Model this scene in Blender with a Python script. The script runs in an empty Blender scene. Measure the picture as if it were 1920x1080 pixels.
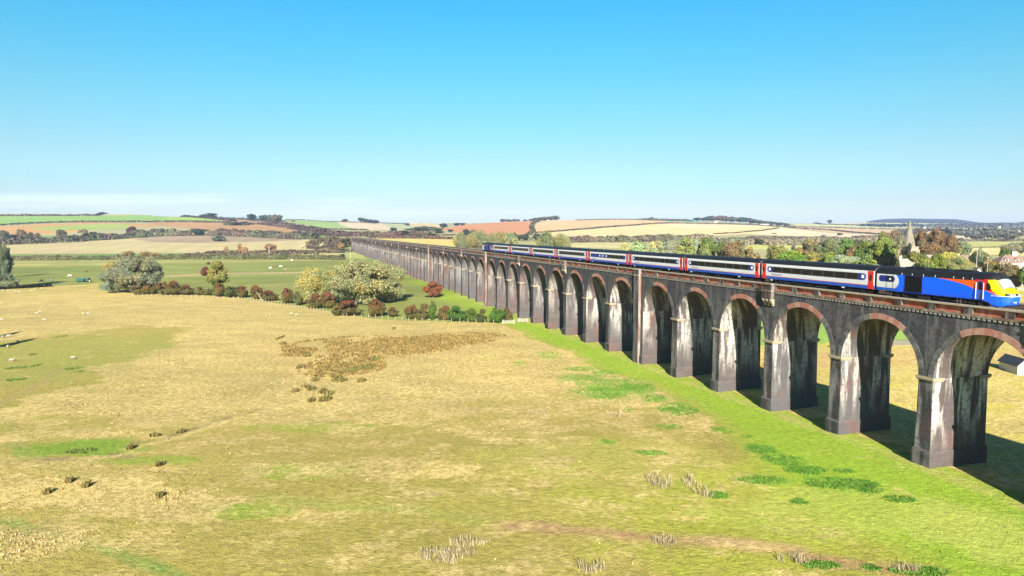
import bpy, bmesh, math, random
import numpy as np
from mathutils import Vector, Matrix
random.seed(7); RNG = np.random.default_rng(11)
S = bpy.context.scene
COL = S.collection
R = math.radians

# ---------------------------------------------------------------- camera
FPX, TH, CH = 1280.0, 0.082, 27.4           # focal length in 1920-wide pixels, pitch, height above the meadow
cam = bpy.data.cameras.new('camera'); cam.sensor_width = 36.0; cam.lens = 36.0 * FPX / 1920.0
cam.clip_start = 0.5; cam.clip_end = 40000
camo = bpy.data.objects.new('camera', cam); COL.objects.link(camo)
camo.location = (0, 0, CH); camo.rotation_euler = (math.pi / 2 - TH, 0, 0)
S.camera = camo
SUN_EL, SUN_TRAVEL = R(25.0), R(-1.0)        # elevation; travel azimuth (0 = +Y, positive to +X)

def ray(px, row):
    u = (px - 960) / FPX; v = (row - 540) / FPX
    return np.array([u, math.cos(TH) - v * math.sin(TH), -math.sin(TH) - v * math.cos(TH)])
def slope(row):
    d = ray(960, row); return -d[2] / d[1]
def zrow(row, Y):
    return CH - Y * slope(row)

# ---------------------------------------------------------------- value noise (numpy)
class VN:
    def __init__(s, seed, n=256):
        s.g = np.random.default_rng(seed).random((n, n)); s.n = n
    def __call__(s, x, y):
        x = np.asarray(x, float); y = np.asarray(y, float)
        i = np.floor(x).astype(int); j = np.floor(y).astype(int)
        fx = x - i; fy = y - j; fx = fx*fx*(3-2*fx); fy = fy*fy*(3-2*fy)
        n = s.n; a = s.g[i % n, j % n]; b = s.g[(i+1) % n, j % n]; c = s.g[i % n, (j+1) % n]; d = s.g[(i+1) % n, (j+1) % n]
        return (a*(1-fx)+b*fx)*(1-fy)+(c*(1-fx)+d*fx)*fy
N1, N2, N3 = VN(1), VN(2), VN(3)
def fbm(x, y, sc, seed=N1, o=3):
    t = 0; a = 1; w = 0
    for k in range(o):
        t = t + a * (seed(x / sc * 2**k + 17.3*k, y / sc * 2**k + 5.1*k) - .5); w += a; a *= .55
    return t / w * 2      # about -1..1

# ---------------------------------------------------------------- terrain heights
NEAR = [(0,0),(80,0),(102,-.5),(130,-.9),(145,-1.2),(200,-1.5),(271,-2.75),(350,-2.9),(490,-3.0),(750,-3.5)]
def prof(rows, extra=None, near=NEAR, tail=((6000,50),(14000,20))):
    p = list(near) + [(Y, zrow(r, Y)) for r, Y in rows]
    if extra: p += extra
    last = p[-1][0]
    p += [t for t in tail if t[0] > last*1.3]
    return p
VILL = [(0,0),(80,0),(95,.0),(120,.4),(160,1.0),(222,4.0),(300,6),(360,6),(520,3)]
MID = [(0,0),(80,0),(102,-.5),(130,-.9),(200,-1.2),(271,-1.8),(350,-1.5),(490,-1.5)]
R1 = [(0,0),(80,0),(100,-.4),(130,-.4),(200,0.6),(300,2.5),(400,2.5),(520,1)]
PR = {
 -700: prof([(475,950),(450,1400),(440,1550),(420,1950),(403,2450),(399,2700)]),
 0:    prof([(475,950),(450,1400),(440,1550),(420,1950),(404,2450),(400.5,2700)]),
 250:  prof([(475,950),(448,1400),(436,1550),(419,1950),(404.5,2450),(401,2700)]),
 400:  prof([(475,950),(444,1450),(434,1600),(417,2000),(407,2400)]),
 480:  prof([(475,950),(446,1450),(434,1650),(419,2000),(410,2400)]),
 560:  prof([(475,950),(447,1400),(436,1650),(427,2000),(412.5,2600)]),
 650:  prof([(476,980),(452,1150),(442,1400),(431,2000),(414.5,2800)]),
 760:  prof([(463,900),(446,1150),(437,1500),(425,2300),(418,3300)], near=NEAR[:-1]),
 850:  prof([(470,850),(450,1100),(440,1400),(429,2000),(417.5,3000)], near=MID),
 930:  prof([(480,780),(458,1000),(444,1350),(429,1900),(416.5,2600)], near=MID),
 1040: prof([(482,750),(462,950),(445,1400),(429,1900),(412.5,2600)], near=MID),
 1160: prof([(486,700),(462,950),(445,1400),(429,1900),(411.3,2600)], near=MID),
 1300: prof([(490,650),(465,900),(447,1400),(427,2000),(413.5,2900)], near=MID),
 1400: prof([(488,700),(463,950),(448,1400),(430,2000),(417,3000)], near=R1),
 1500: prof([(475,820),(456,1200),(442,1800),(427,2700),(418,4000)], near=R1),
 1610: prof([(470,900),(455,1200),(445,1600),(430,2700),(418,4500),(417.5,7500)], near=VILL),
 1645: prof([(470,900),(455,1200),(445,1600),(430,2700),(419,4500),(411,7500)], near=VILL),
 1690: prof([(470,900),(455,1200),(445,1600),(430,2700),(419,4500),(409.3,7500)], near=VILL),
 1790: prof([(470,900),(455,1150),(446,1500),(432,2700),(420,4500),(411,7500)], near=VILL),
 1835: prof([(470,900),(455,1150),(447,1500),(433,2700),(420.5,4500),(417.5,7500)], near=VILL),
 1885: prof([(470,900),(455,1150),(447,1500),(433,2700),(421,4500),(420,7500)], near=VILL),
 1920: prof([(470,900),(455,1150),(447,1500),(433,2700),(421,4500),(414.5,7500)], near=VILL),
 2000: prof([(470,900),(455,1150),(447,1500),(433,2700),(421,4500),(411,7500)], near=VILL),
 2700: prof([(470,900),(455,1150),(447,1500),(433,2700),(421,4500),(413,7500)], near=VILL),
}
YG = np.concatenate([np.linspace(0,600,121), np.geomspace(610,16000,240)])
PC = np.array(sorted(PR)); PT = np.array([np.interp(YG, *zip(*PR[c])) for c in PC])
PXG = np.arange(-700, 2701, 15.0)
PG = np.array([[0.0]]*0)
PG = np.stack([np.interp(PXG, PC, PT[:, k]) for k in range(len(YG))], 1)
_k = np.array([1,2,3,2,1.]); _k /= _k.sum()
_m = YG < 5000
PS = np.apply_along_axis(lambda a: np.convolve(np.pad(a, 2, mode='edge'), _k, 'valid'), 0, PG)
PG[:, _m] = PS[:, _m]
def terrain(X, Y):
    X = np.asarray(X, float); Y = np.asarray(Y, float)
    r = np.hypot(X, Y); Yd = np.maximum(Y, r * .55)
    Yb = np.where(Y < r*.55, r*.55, Y)
    p = 960 + FPX * np.where(Y > r*.55, X / np.maximum(Yb, 1e-3), np.sign(X) * 1.36)
    p = np.clip(p, -700, 2700)
    ci = np.clip((p + 700) / 15.0, 0, len(PXG) - 1.001); c0 = ci.astype(int); cf = ci - c0
    yi = np.interp(Yd, YG, np.arange(len(YG))); yi = np.clip(yi, 0, len(YG) - 1.001); y0 = yi.astype(int); yf = yi - y0
    z = (PG[c0, y0]*(1-yf) + PG[c0, y0+1]*yf)*(1-cf) + (PG[c0+1, y0]*(1-yf) + PG[c0+1, y0+1]*yf)*cf
    nz = fbm(X, Y, 34.0, N2, 3) * .38 + fbm(X+50, Y, 7.0, N3, 3) * .13
    fade = np.clip(1 - (r - 380) / 300, 0, 1)
    z = z + nz * fade * np.clip(r / 30, 0, 1)
    z = z + fbm(X, Y, 300.0, N1, 3) * 2.0 * np.clip((r - 1200) / 800, 0, 1)
    return z
def ground_at(px, row, tmax=13000):
    """where a sight line meets the terrain"""
    d = ray(px, row); d = d / d[1]
    Y = np.geomspace(25, tmax, 2600)
    z = terrain(d[0]*Y, Y); rz = CH + d[2]*Y
    h = np.nonzero(rz <= z)[0]
    if len(h) == 0: i = len(Y) - 1
    else: i = h[0]
    if i == 0: i = 1
    a, b = Y[i-1], Y[i]
    for _ in range(20):
        m = (a + b) / 2
        if CH + d[2]*m <= float(terrain(d[0]*m, m)): b = m
        else: a = m
    return d[0]*b, b
def at_depth(px, Y):
    z = float(terrain((px - 960)/FPX*Y, Y))
    zc = Y*math.cos(TH) + (CH - z)*math.sin(TH)
    X = (px - 960)/FPX*zc
    return X, Y, float(terrain(X, Y))
def pxw(w, Y): return w / FPX * Y        # width in photo pixels to metres at depth Y

# ---------------------------------------------------------------- object helpers
def tag(o, label=None, cat=None, group=None, kind=None):
    if label: o['label'] = label
    if cat: o['category'] = cat
    if group: o['group'] = group
    if kind: o['kind'] = kind
    return o
def empty(name, loc=(0,0,0), rz=0.0, **k):
    o = bpy.data.objects.new(name, None); COL.objects.link(o); o.empty_display_size = .5
    o.location = loc; o.rotation_euler = (0, 0, rz)
    return tag(o, **k)
def link(name, me, parent=None, loc=(0,0,0), rz=0.0, scale=None, mat=None, **k):
    o = bpy.data.objects.new(name, me); COL.objects.link(o)
    o.location = loc; o.rotation_euler = (0, 0, rz)
    if scale is not None: o.scale = scale
    if parent: o.parent = parent
    if mat is not None:
        o.material_slots[0].link = 'OBJECT'; o.material_slots[0].material = mat
    return tag(o, **k)
class MB:
    def __init__(s): s.v = []; s.f = []; s.m = []; s.mi = 0
    def quad(s, *p):
        n = len(s.v); s.v += [tuple(q) for q in p]; s.f.append(tuple(range(n, n+len(p)))); s.m.append(s.mi); return s
    def box(s, x0, x1, y0, y1, z0, z1, taper=0.0, skip=''):
        n = len(s.v); t = taper
        s.v += [(x0,y0,z0),(x1,y0,z0),(x1,y1,z0),(x0,y1,z0),(x0+t,y0+t,z1),(x1-t,y0+t,z1),(x1-t,y1-t,z1),(x0+t,y1-t,z1)]
        F = {'b':(0,3,2,1),'t':(4,5,6,7),'f':(0,1,5,4),'r':(1,2,6,5),'k':(2,3,7,6),'l':(3,0,4,7)}
        for k, q in F.items():
            if k in skip: continue
            s.f.append(tuple(n+i for i in q)); s.m.append(s.mi)
        return s
    def tube(s, a, b, r0, r1=None, seg=8, caps=True):
        r1 = r0 if r1 is None else r1
        a = Vector(a); b = Vector(b); d = (b - a).normalized()
        u = d.orthogonal().normalized(); w = d.cross(u); n = len(s.v)
        for c, r in ((a, r0), (b, r1)):
            for i in range(seg):
                t = 2*math.pi*i/seg; s.v.append(tuple(c + u*(r*math.cos(t)) + w*(r*math.sin(t))))
        for i in range(seg):
            j = (i+1) % seg; s.f.append((n+i, n+j, n+seg+j, n+seg+i)); s.m.append(s.mi)
        if caps:
            s.f.append(tuple(n+seg+i for i in range(seg))); s.m.append(s.mi)
            s.f.append(tuple(n+i for i in reversed(range(seg)))); s.m.append(s.mi)
        return s
    def prism(s, pts, y0, y1):
        """polygon pts in (x,z), extruded along y"""
        n = len(s.v); k = len(pts)
        s.v += [(p[0], y0, p[1]) for p in pts] + [(p[0], y1, p[1]) for p in pts]
        s.f.append(tuple(range(n, n+k))); s.m.append(s.mi)
        s.f.append(tuple(range(n+2*k-1, n+k-1, -1))); s.m.append(s.mi)
        for i in range(k):
            j = (i+1) % k; s.f.append((n+j, n+i, n+k+i, n+k+j)); s.m.append(s.mi)
        return s
    def mat(s, i): s.mi = i; return s
    def mesh(s, name, mats, smooth=False, recalc=True, bevel=0):
        me = bpy.data.meshes.new(name); me.from_pydata(s.v, [], s.f); me.update()
        for m in mats: me.materials.append(m)
        me.polygons.foreach_set('material_index', s.m)
        if recalc:
            bm = bmesh.new(); bm.from_mesh(me); bmesh.ops.recalc_face_normals(bm, faces=bm.faces)
            bm.to_mesh(me); bm.free()
        if smooth: me.polygons.foreach_set('use_smooth', [True]*len(me.polygons))
        me.update(); return me
def npmesh(name, V, F, mats, smooth=False, attrs=None, fcol=None):
    """V (n,3), F (m,k) numpy -> mesh; attrs: {name: (n,4)} point colours; fcol (m,4): face colour as corner attribute 'paint'"""
    me = bpy.data.meshes.new(name); V = np.asarray(V, np.float32); F = np.asarray(F, np.int32); k = F.shape[1]
    me.vertices.add(len(V)); me.vertices.foreach_set('co', V.ravel())
    me.loops.add(F.size); me.loops.foreach_set('vertex_index', F.ravel())
    me.polygons.add(len(F)); me.polygons.foreach_set('loop_start', np.arange(0, F.size, k, dtype=np.int32))
    me.polygons.foreach_set('loop_total', np.full(len(F), k, np.int32))
    if smooth: me.polygons.foreach_set('use_smooth', np.ones(len(F), bool))
    for m in mats: me.materials.append(m)
    me.update(calc_edges=True)
    if attrs:
        for n, a in attrs.items():
            at = me.color_attributes.new(n, 'FLOAT_COLOR', 'POINT'); at.data.foreach_set('color', np.asarray(a, np.float32).ravel())
    if fcol is not None:
        at = me.color_attributes.new('paint', 'FLOAT_COLOR', 'CORNER')
        at.data.foreach_set('color', np.repeat(np.asarray(fcol, np.float32), k, 0).ravel())
    return me

# ---------------------------------------------------------------- material helpers
ALB = .78
class NT:
    def __init__(s, name):
        s.m = bpy.data.materials.new(name); s.m.use_nodes = True; s.t = s.m.node_tree; s.t.nodes.clear()
        s.out = s.n('ShaderNodeOutputMaterial')
    def n(s, t, **k):
        q = s.t.nodes.new(t)
        for a, b in k.items(): setattr(q, a, b)
        return q
    def l(s, a, b): s.t.links.new(a, b)
    def set(s, sock, v):
        if isinstance(v, bpy.types.NodeSocket): s.l(v, sock)
        elif isinstance(v, (tuple, list)) and len(v) == 3 and sock.type == 'RGBA': sock.default_value = (*v, 1)
        else: sock.default_value = v
    def math(s, op, a, b=0.0, c=None, clamp=False):
        q = s.n('ShaderNodeMath', operation=op, use_clamp=clamp); s.set(q.inputs[0], a); s.set(q.inputs[1], b)
        if c is not None: s.set(q.inputs[2], c)
        return q.outputs[0]
    def mix(s, f, a, b, mode='MIX'):
        q = s.n('ShaderNodeMix', data_type='RGBA', blend_type=mode, clamp_factor=True)
        s.set(q.inputs[0], f); s.set(q.inputs[6], a); s.set(q.inputs[7], b); return q.outputs[2]
    def noise(s, vec, scale, detail=3, rough=.55, w=None, dist=0.0):
        q = s.n('ShaderNodeTexNoise', noise_dimensions='4D' if w is not None else '3D')
        if vec is not None: s.l(vec, q.inputs['Vector'])
        q.inputs['Scale'].default_value = scale; q.inputs['Detail'].default_value = detail
        q.inputs['Roughness'].default_value = rough; q.inputs['Distortion'].default_value = dist
        if w is not None: s.l(w, q.inputs['W'])
        return q.outputs['Fac']
    def ramp(s, f, lo, hi):
        q = s.n('ShaderNodeMapRange', clamp=True, interpolation_type='SMOOTHSTEP'); s.set(q.inputs[0], f)
        q.inputs[1].default_value = lo; q.inputs[2].default_value = hi; return q.outputs[0]
    def xyz(s, x, y, z):
        q = s.n('ShaderNodeCombineXYZ')
        for i, v in enumerate((x, y, z)): s.set(q.inputs[i], v)
        return q.outputs[0]
    def sep(s, v):
        q = s.n('ShaderNodeSeparateXYZ'); s.l(v, q.inputs[0]); return q.outputs
    def bump(s, h, strength=.5, dist=.1):
        q = s.n('ShaderNodeBump'); s.l(h, q.inputs['Height']); q.inputs['Strength'].default_value = strength
        q.inputs['Distance'].default_value = dist; return q.outputs[0]
    def done(s, col, rough=.8, spec=.3, metal=0.0, normal=None, **k):
        b = s.n('ShaderNodeBsdfPrincipled'); s.set(b.inputs['Base Color'], s.mix(1.0, col, (ALB, ALB, ALB), 'MULTIPLY')); s.set(b.inputs['Roughness'], rough)
        b.inputs['Specular IOR Level'].default_value = spec; b.inputs['Metallic'].default_value = metal
        for a, v in k.items(): s.set(b.inputs[a], v)
        if normal is not None: s.l(normal, b.inputs['Normal'])
        s.l(b.outputs[0], s.out.inputs['Surface']); return s.m

def plain(name, col, rough=.7, spec=.3, var=.15, scale=3.0, metal=0.0):
    t = NT(name); g = t.n('ShaderNodeNewGeometry').outputs['Position']
    nz = t.noise(g, scale, 4); f = t.math('MULTIPLY_ADD', nz, 2*var, 1-var)
    c = t.mix(1.0, col, t.xyz(f, f, f), 'MULTIPLY')
    return t.done(c, rough, spec, metal)

def brick(name, c1, c2, mortar=(.28,.26,.24), lime=0.0, limec=(.70,.67,.62), redpatch=0.0, zband=None, radial=False, contrast=.5, course=.085, grime=.4, vary=0.0):
    t = NT(name)
    tc = t.n('ShaderNodeTexCoord').outputs['Object']; x, y, z = t.sep(tc)
    wr = t.n('ShaderNodeObjectInfo').outputs['Random']; w = t.math('MULTIPLY', wr, 37.0)
    if radial:
        dz = t.math('SUBTRACT', z, 10.4); an = t.math('ARCTAN2', dz, x)
        rr = t.math('SQRT', t.math('ADD', t.math('MULTIPLY', x, x), t.math('MULTIPLY', dz, dz)))
        u = t.math('MULTIPLY', an, 6.3); v = rr
    else:
        u = t.math('ADD', x, y); v = z
    uv = t.xyz(u, v, 0.0)
    b = t.n('ShaderNodeTexBrick'); t.l(uv, b.inputs['Vector'])
    b.inputs['Color1'].default_value = (*c1, 1); b.inputs['Color2'].default_value = (*c2, 1)
    b.inputs['Mortar'].default_value = (*mortar, 1); b.inputs['Scale'].default_value = 1.0
    b.inputs['Brick Width'].default_value = .23; b.inputs['Row Height'].default_value = course
    b.inputs['Mortar Size'].default_value = .009; b.inputs['Bias'].default_value = 0.0
    col = b.outputs[0]
    # courses repaired in bands, blotches of different brick
    blk = t.noise(t.xyz(t.math('MULTIPLY', u, .35), t.math('MULTIPLY', v, 1.1), 0.0), 1.0, 5, .6, w)
    blk2 = t.noise(t.xyz(t.math('MULTIPLY', u, 1.1), t.math('MULTIPLY', v, 5.5), 5.0), 1.0, 4, .7, w)
    f = t.math('ADD', t.math('MULTIPLY_ADD', blk, 2*contrast, 1-contrast), t.math('MULTIPLY_ADD', blk2, 1.6*contrast, -.8*contrast), clamp=False)
    f = t.math('MAXIMUM', f, .15)
    col = t.mix(1.0, col, t.xyz(f, f, f), 'MULTIPLY')
    if vary > 0:
        col = t.mix(t.math('MULTIPLY', t.ramp(t.math('FRACT', t.math('MULTIPLY', wr, 7.31)), .35, .75), vary), col, (.085,.088,.10))
    if redpatch > 0:
        rp = t.noise(t.xyz(t.math('MULTIPLY', u, .22), t.math('MULTIPLY', v, .16), 3.0), 1.0, 4, .6, w)
        col = t.mix(t.math('MULTIPLY', t.ramp(rp, .5, .62), redpatch), col, (.15,.07,.055))
    if grime > 0:
        gr = t.noise(t.xyz(t.math('MULTIPLY', u, 1.3), t.math('MULTIPLY', v, .12), 9.0), 1.0, 4, .6, w)
        col = t.mix(t.math('MULTIPLY', t.ramp(gr, .52, .75), grime), col, (.03,.03,.034))
    if lime > 0:
        st = t.noise(t.xyz(t.math('MULTIPLY', u, .8), t.math('MULTIPLY', v, .11), 1.0), 1.0, 4, .6, w, .5)
        fine = t.noise(uv, 2.2, 5, .7, w)
        lm = t.math('MULTIPLY', t.ramp(st, .44, .60), t.ramp(fine, .28, .56))
        spk = t.math('MULTIPLY', t.ramp(t.noise(uv, 1.6, 6, .75, w), .64, .76), .55)
        if zband:
            za = t.ramp(v, zband[0], zband[1]); lm = t.math('MULTIPLY', lm, za)
            zb = t.ramp(v, zband[3], zband[2]); lm = t.math('MULTIPLY', lm, zb)
        lm = t.math('MAXIMUM', lm, spk)
        lm = t.math('MULTIPLY', lm, t.n('ShaderNodeObjectInfo').outputs['Alpha'])
        col = t.mix(t.math('MULTIPLY', lm, lime), col, limec)
    bp = t.bump(b.outputs['Fac'], -.4, .02)
    return t.done(col, .8, .15, normal=bp)

M = {}
M['blue_brick'] = brick('blue_engineering_brick', (.025,.027,.034), (.060,.060,.069), (0.085, 0.085, 0.089), lime=.14, redpatch=.1, contrast=.75, grime=0, course=.15)
M['pier_brick'] = brick('stained_pier_brick', (.056,.048,.050), (.10,.078,.074), (.13,.115,.11), lime=1.0, vary=.5, redpatch=.45, zband=(1.0,8.5,14.0,17.5), contrast=.45, grime=.35)
M['pier_front'] = brick('pier_front_brick', (0.023, 0.024, 0.028), (0.046, 0.043, 0.046), (0.088, 0.088, 0.093), lime=.35, redpatch=.2, contrast=.75, grime=.1, course=.15)
M['red_brick'] = brick('red_parapet_brick', (.36,.078,.036), (.42,.11,.055), (0.232, 0.147, 0.104), lime=.15, contrast=.3, grime=.2)
M['ring_red'] = brick('red_arch_ring_brick', (.30,.10,.07), (.37,.15,.105), (0.306, 0.258, 0.224), radial=True, lime=.2, contrast=.3, grime=.1, course=.15)
M['ring_dark'] = brick('dark_arch_ring_brick', (0.042, 0.042, 0.047), (0.074, 0.072, 0.072), (0.149, 0.149, 0.149), radial=True, lime=.12, contrast=.4, grime=.2, course=.15)
M['brown_brick'] = brick('brown_parapet_pier_brick', (0.040, 0.028, 0.027), (0.074, 0.046, 0.040), (0.062, 0.056, 0.053), lime=.2, contrast=.5)
M['pil_red'] = brick('red_pilaster_brick', (.115,.042,.028), (.16,.06,.04), (0.340, 0.281, 0.238), lime=.3, contrast=.3, grime=.15)
M['string'] = brick('sandstone_string_course', (0.134, 0.089, 0.063), (0.171, 0.119, 0.086), (0.186, 0.156, 0.127), lime=.2, contrast=.45, grime=.5, course=.3)
M['coping'] = plain('weathered_coping_stone', (0.312, 0.270, 0.204), .85, .2, .3, 1.2)
M['stone'] = plain('pale_impost_stone', (0.323, 0.264, 0.187), .85, .2, .3, 2.0)
M['dentil'] = plain('pale_dentil_brick', (0.260, 0.250, 0.240), .85, .2, .45, 1.1)
M['ballast'] = plain('grey_ballast', (.17,.15,.135), .95, .1, .4, 4.0)
M['steel'] = plain('rail_steel', (.2,.15,.12), .5, .5, .2, 3.0, .6)
M['sleeper'] = plain('concrete_sleeper', (.33,.31,.28), .9, .2, .2, 3.0)

# ---------------------------------------------------------------- viaduct
PHI, DV, L, MOFF, KP = -0.2961, 69.155, 14.1, 3.831, 2.4505
SP, CP = math.sin(PHI), math.cos(PHI)
VROT = math.pi/2 - PHI                     # local +x runs along the viaduct away from the camera
RAD, ZS, PW, DEP, ZT = 6.075, 10.4, 1.95, 8.4, 17.85
def vw(s, dep, z=0.0):
    return (DV + dep)*CP + s*SP, s*CP - (DV + dep)*SP, z
VORG = (DV*CP, -DV*SP, 0.0)
def s_of(n):
    c = 0
    for k in range(-3, 12):
        pass
    c = math.floor((n - 5.5)/9) + 1
    return L*(n + MOFF) + KP*c
NB0, NB1 = -3, 69
via = empty('railway_viaduct', VORG, VROT, label='long brick railway viaduct of tall round arches crossing the meadow', cat='viaduct')
# local coordinates: (s, -dep, z)
def arch_mesh():
    b = MB(); K = 28; h = L/2
    for y0, flip in ((0.0, 0), (-DEP, 1)):
        b.mat(0)
        xs = [-h, -RAD] + [-RAD*math.cos(math.pi*i/K) for i in range(1, K)] + [RAD, h]
        zs = [ZS, ZS] + [ZS + RAD*math.sin(math.pi*i/K) for i in range(1, K)] + [ZS, ZS]
        for i in range(len(xs)-1):
            q = [(xs[i], y0, zs[i]), (xs[i+1], y0, zs[i+1]), (xs[i+1], y0, ZT), (xs[i], y0, ZT)]
            b.quad(*(q if not flip else q[::-1]))
    b.mat(1)
    for i in range(K):
        a, c = math.pi*i/K, math.pi*(i+1)/K
        p = (-RAD*math.cos(a), ZS + RAD*math.sin(a)); q = (-RAD*math.cos(c), ZS + RAD*math.sin(c))
        b.quad((p[0], -DEP, p[1]), (q[0], -DEP, q[1]), (q[0], 0, q[1]), (p[0], 0, p[1]))
    b.mat(0)
    return b.mesh('arch', [M['blue_brick'], M['pier_brick']], recalc=False)
def ring_mesh(a0, a1):
    b = MB(); K = 40; RO = .72
    for side in (0,):
        y_in = 0.0 if side == 0 else -DEP; y_out = .05 if side == 0 else -DEP - .05
        for i in range(K):
            t0, t1 = math.pi*i/K, math.pi*(i+1)/K; tm = math.degrees((t0+t1)/2)
            b.mat(0 if a0 < tm < a1 else 1)
            P = []
            for t in (t0, t1):
                for r in (RAD - .02, RAD + RO):
                    P.append((-r*math.cos(t), ZS + r*math.sin(t)))
            (a, c, d, e) = P     # inner0, outer0, inner1, outer1
            b.quad((a[0],y_out,a[1]),(d[0],y_out,d[1]),(e[0],y_out,e[1]),(c[0],y_out,c[1]))
            b.quad((c[0],y_out,c[1]),(e[0],y_out,e[1]),(e[0],y_in,e[1]),(c[0],y_in,c[1]))
            b.quad((a[0],y_in,a[1]),(d[0],y_in,d[1]),(d[0],y_out,d[1]),(a[0],y_out,a[1]))
    return b.mesh('arch_ring', [M['ring_red'], M['ring_dark']])
ME_ARCH = arch_mesh()
RINGS = [ring_mesh(42, 110), ring_mesh(52, 102), ring_mesh(40, 95), ring_mesh(48, 118)]
def pier_mesh(w, mside, mfront):
    b = MB(); h = w/2; bt = .10       # slight batter
    z0, z1 = -9.0, ZS
    x0b, x0t = h + bt*1.8, h
    b.mat(1)
    b.quad((-x0b,.12,z0),(x0b,.12,z0),(x0t,0,z1),(-x0t,0,z1)); b.quad((x0b,-DEP-.12,z0),(-x0b,-DEP-.12,z0),(-x0t,-DEP,z1),(x0t,-DEP,z1))
    b.mat(0)
    b.quad((-x0b,-DEP-.12,z0),(-x0b,.12,z0),(-x0t,0,z1),(-x0t,-DEP,z1)); b.quad((x0b,.12,z0),(x0b,-DEP-.12,z0),(x0t,-DEP,z1),(x0t,0,z1))
    b.quad((-x0t,0,z1),(x0t,0,z1),(x0t,-DEP,z1),(-x0t,-DEP,z1))
    return b.mesh('pier', [mside, mfront])
def plinth_mesh(w):
    b = MB(); h = w/2 + .26; e = .24
    b.mat(1).quad((-h,e,-7),(h,e,-7),(h,e,1.7),(-h,e,1.7)); b.quad((h,-DEP-e,-7),(-h,-DEP-e,-7),(-h,-DEP-e,1.7),(h,-DEP-e,1.7))
    b.mat(0).quad((-h,-DEP-e,-7),(-h,e,-7),(-h,e,1.7),(-h,-DEP-e,1.7)); b.quad((h,e,-7),(h,-DEP-e,-7),(h,-DEP-e,1.7),(h,e,1.7))
    i = .14; t = 1.95
    b.mat(0)
    H, E = h - i, e - i
    for q in (((-h,e,1.7),(h,e,1.7),(H,E,t),(-H,E,t)), ((h,e,1.7),(h,-DEP-e,1.7),(H,-DEP-E,t),(H,E,t)),
              ((h,-DEP-e,1.7),(-h,-DEP-e,1.7),(-H,-DEP-E,t),(H,-DEP-E,t)), ((-h,-DEP-e,1.7),(-h,e,1.7),(-H,E,t),(-H,-DEP-E,t)),
              ((-H,E,t),(H,E,t),(H,-DEP-E,t),(-H,-DEP-E,t))):
        b.quad(*q)
    return b.mesh('plinth', [M['pier_brick'], M['pier_front']])
def impost_mesh(w, back):
    b = MB(); h = w/2
    for (ya, yb) in (((-DEP+1.5, -DEP-.26),) if back else ((.26, -1.5),)):
        b.box(-h-.26, h+.26, yb, ya, ZS-.12, ZS+.16, 0)
        b.box(-h-.16, h+.16, yb+.08, ya-.1, ZS-.3, ZS-.118, 0)
    return b.mesh('impost', [M['stone']])
ME_PIER = [pier_mesh(PW, M['pier_brick'], M['pier_front'])]
ME_PL, ME_IM, ME_IB = plinth_mesh(PW), impost_mesh(PW, False), impost_mesh(PW, True)
ME_KP, ME_KPL = pier_mesh(PW+KP, M['pier_brick'], M['pier_front']), plinth_mesh(PW+KP)
def king_top():
    b = MB(); h = KP/2
    b.box(-h, h, -DEP, 0, ZS, ZT, skip='tb')
    return b.mesh('spandrel_wall', [M['blue_brick']], recalc=False)
def pilaster_mesh(front, side):
    b = MB(); h = 1.15; p = .6
    for y0, y1 in ((0.0, p), (-DEP-p, -DEP)):
        b.mat(1).box(-h, h, y0, y1, -9, 19.25, 0, skip='fkt')
        yf = y1 if y1 > 0 else y0
        b.mat(0); q = [(-h,yf,-9),(h,yf,-9),(h,yf,19.25),(-h,yf,19.25)]; b.quad(*q)
        b.mat(2).box(-h-.14, h+.14, (y0 if y1 > 0 else y0-.14), (y1+.14 if y1 > 0 else y1), 19.25, 19.446)
        b.box(-h-.1, h+.1, (.36 if y1 > 0 else y0-.1), (y1+.1 if y1 > 0 else -DEP-.36), 17.95, 18.2)
    return b.mesh('pilaster', [front, side, M['coping']])
ME_PIL = [pilaster_mesh(M['blue_brick'], M['pil_red']), pilaster_mesh(M['pier_front'], M['brown_brick']), pilaster_mesh(M['pil_red'], M['pil_red'])]
ME_KT = king_top()
def refuge_mesh():
    b = MB(); h = 1.1; p = .7
    b.mat(0).box(-h, h, .01, p, 17.1, 19.25, 0, skip='t')
    b.mat(0).box(h, h+.05, .02, p-.02, 17.15, 18.2); b.mat(1); b.box(h, h+.05, p-.25, p, 18.2, 19.2)
    b.mat(0).box(-h-.05, -h, .02, p-.02, 17.15, 19.2)
    b.mat(2).box(-h-.14, h+.14, .3, p+.14, 19.25, 19.45); b.box(-h-.08, h+.08, .37, p+.08, 18.2, 18.48)
    for x in (-h+.05, -.2, h-.45):
        b.mat(1).prism([(x,17.1),(x+.4,17.1),(x+.4,16.75),(x,16.75)][::-1], .01, p)
        b.box(x, x+.4, .01, p*.66, 16.4, 16.75); b.box(x, x+.4, .01, p*.33, 16.0, 16.4)
    return b.mesh('refuge', [M['brown_brick'], M['stone'], M['string']])
ME_REF = refuge_mesh()
MB_DENT = MB()
for side in (0, 1):
    y0, y1 = (0.0, .14) if side == 0 else (-DEP-.14, -DEP)
    nd = 24; st = L/nd
    for i in range(nd):
        x = -L/2 + (i+.25)*st; MB_DENT.mat(0).box(x, x+st*.5, y0, y1, 17.98, 18.2)
    MB_DENT.mat(1).box(-L/2, L/2, y0, y1-.1 if side == 0 else y1, 17.86, 17.98, skip='lr') if side == 0 else MB_DENT.mat(1).box(-L/2, L/2, y0+.1, y1, 17.86, 17.98, skip='lr')
ME_DENT = MB_DENT.mesh('dentil_course', [M['dentil'], M['blue_brick']])
nref = {2, 8, 11, 17, 20, 26, 29, -1, 35, 38, 44, 47}
S0, S1 = s_of(NB0) - L/2, s_of(NB1) + L/2
rr_ = random.Random(3)
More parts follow.
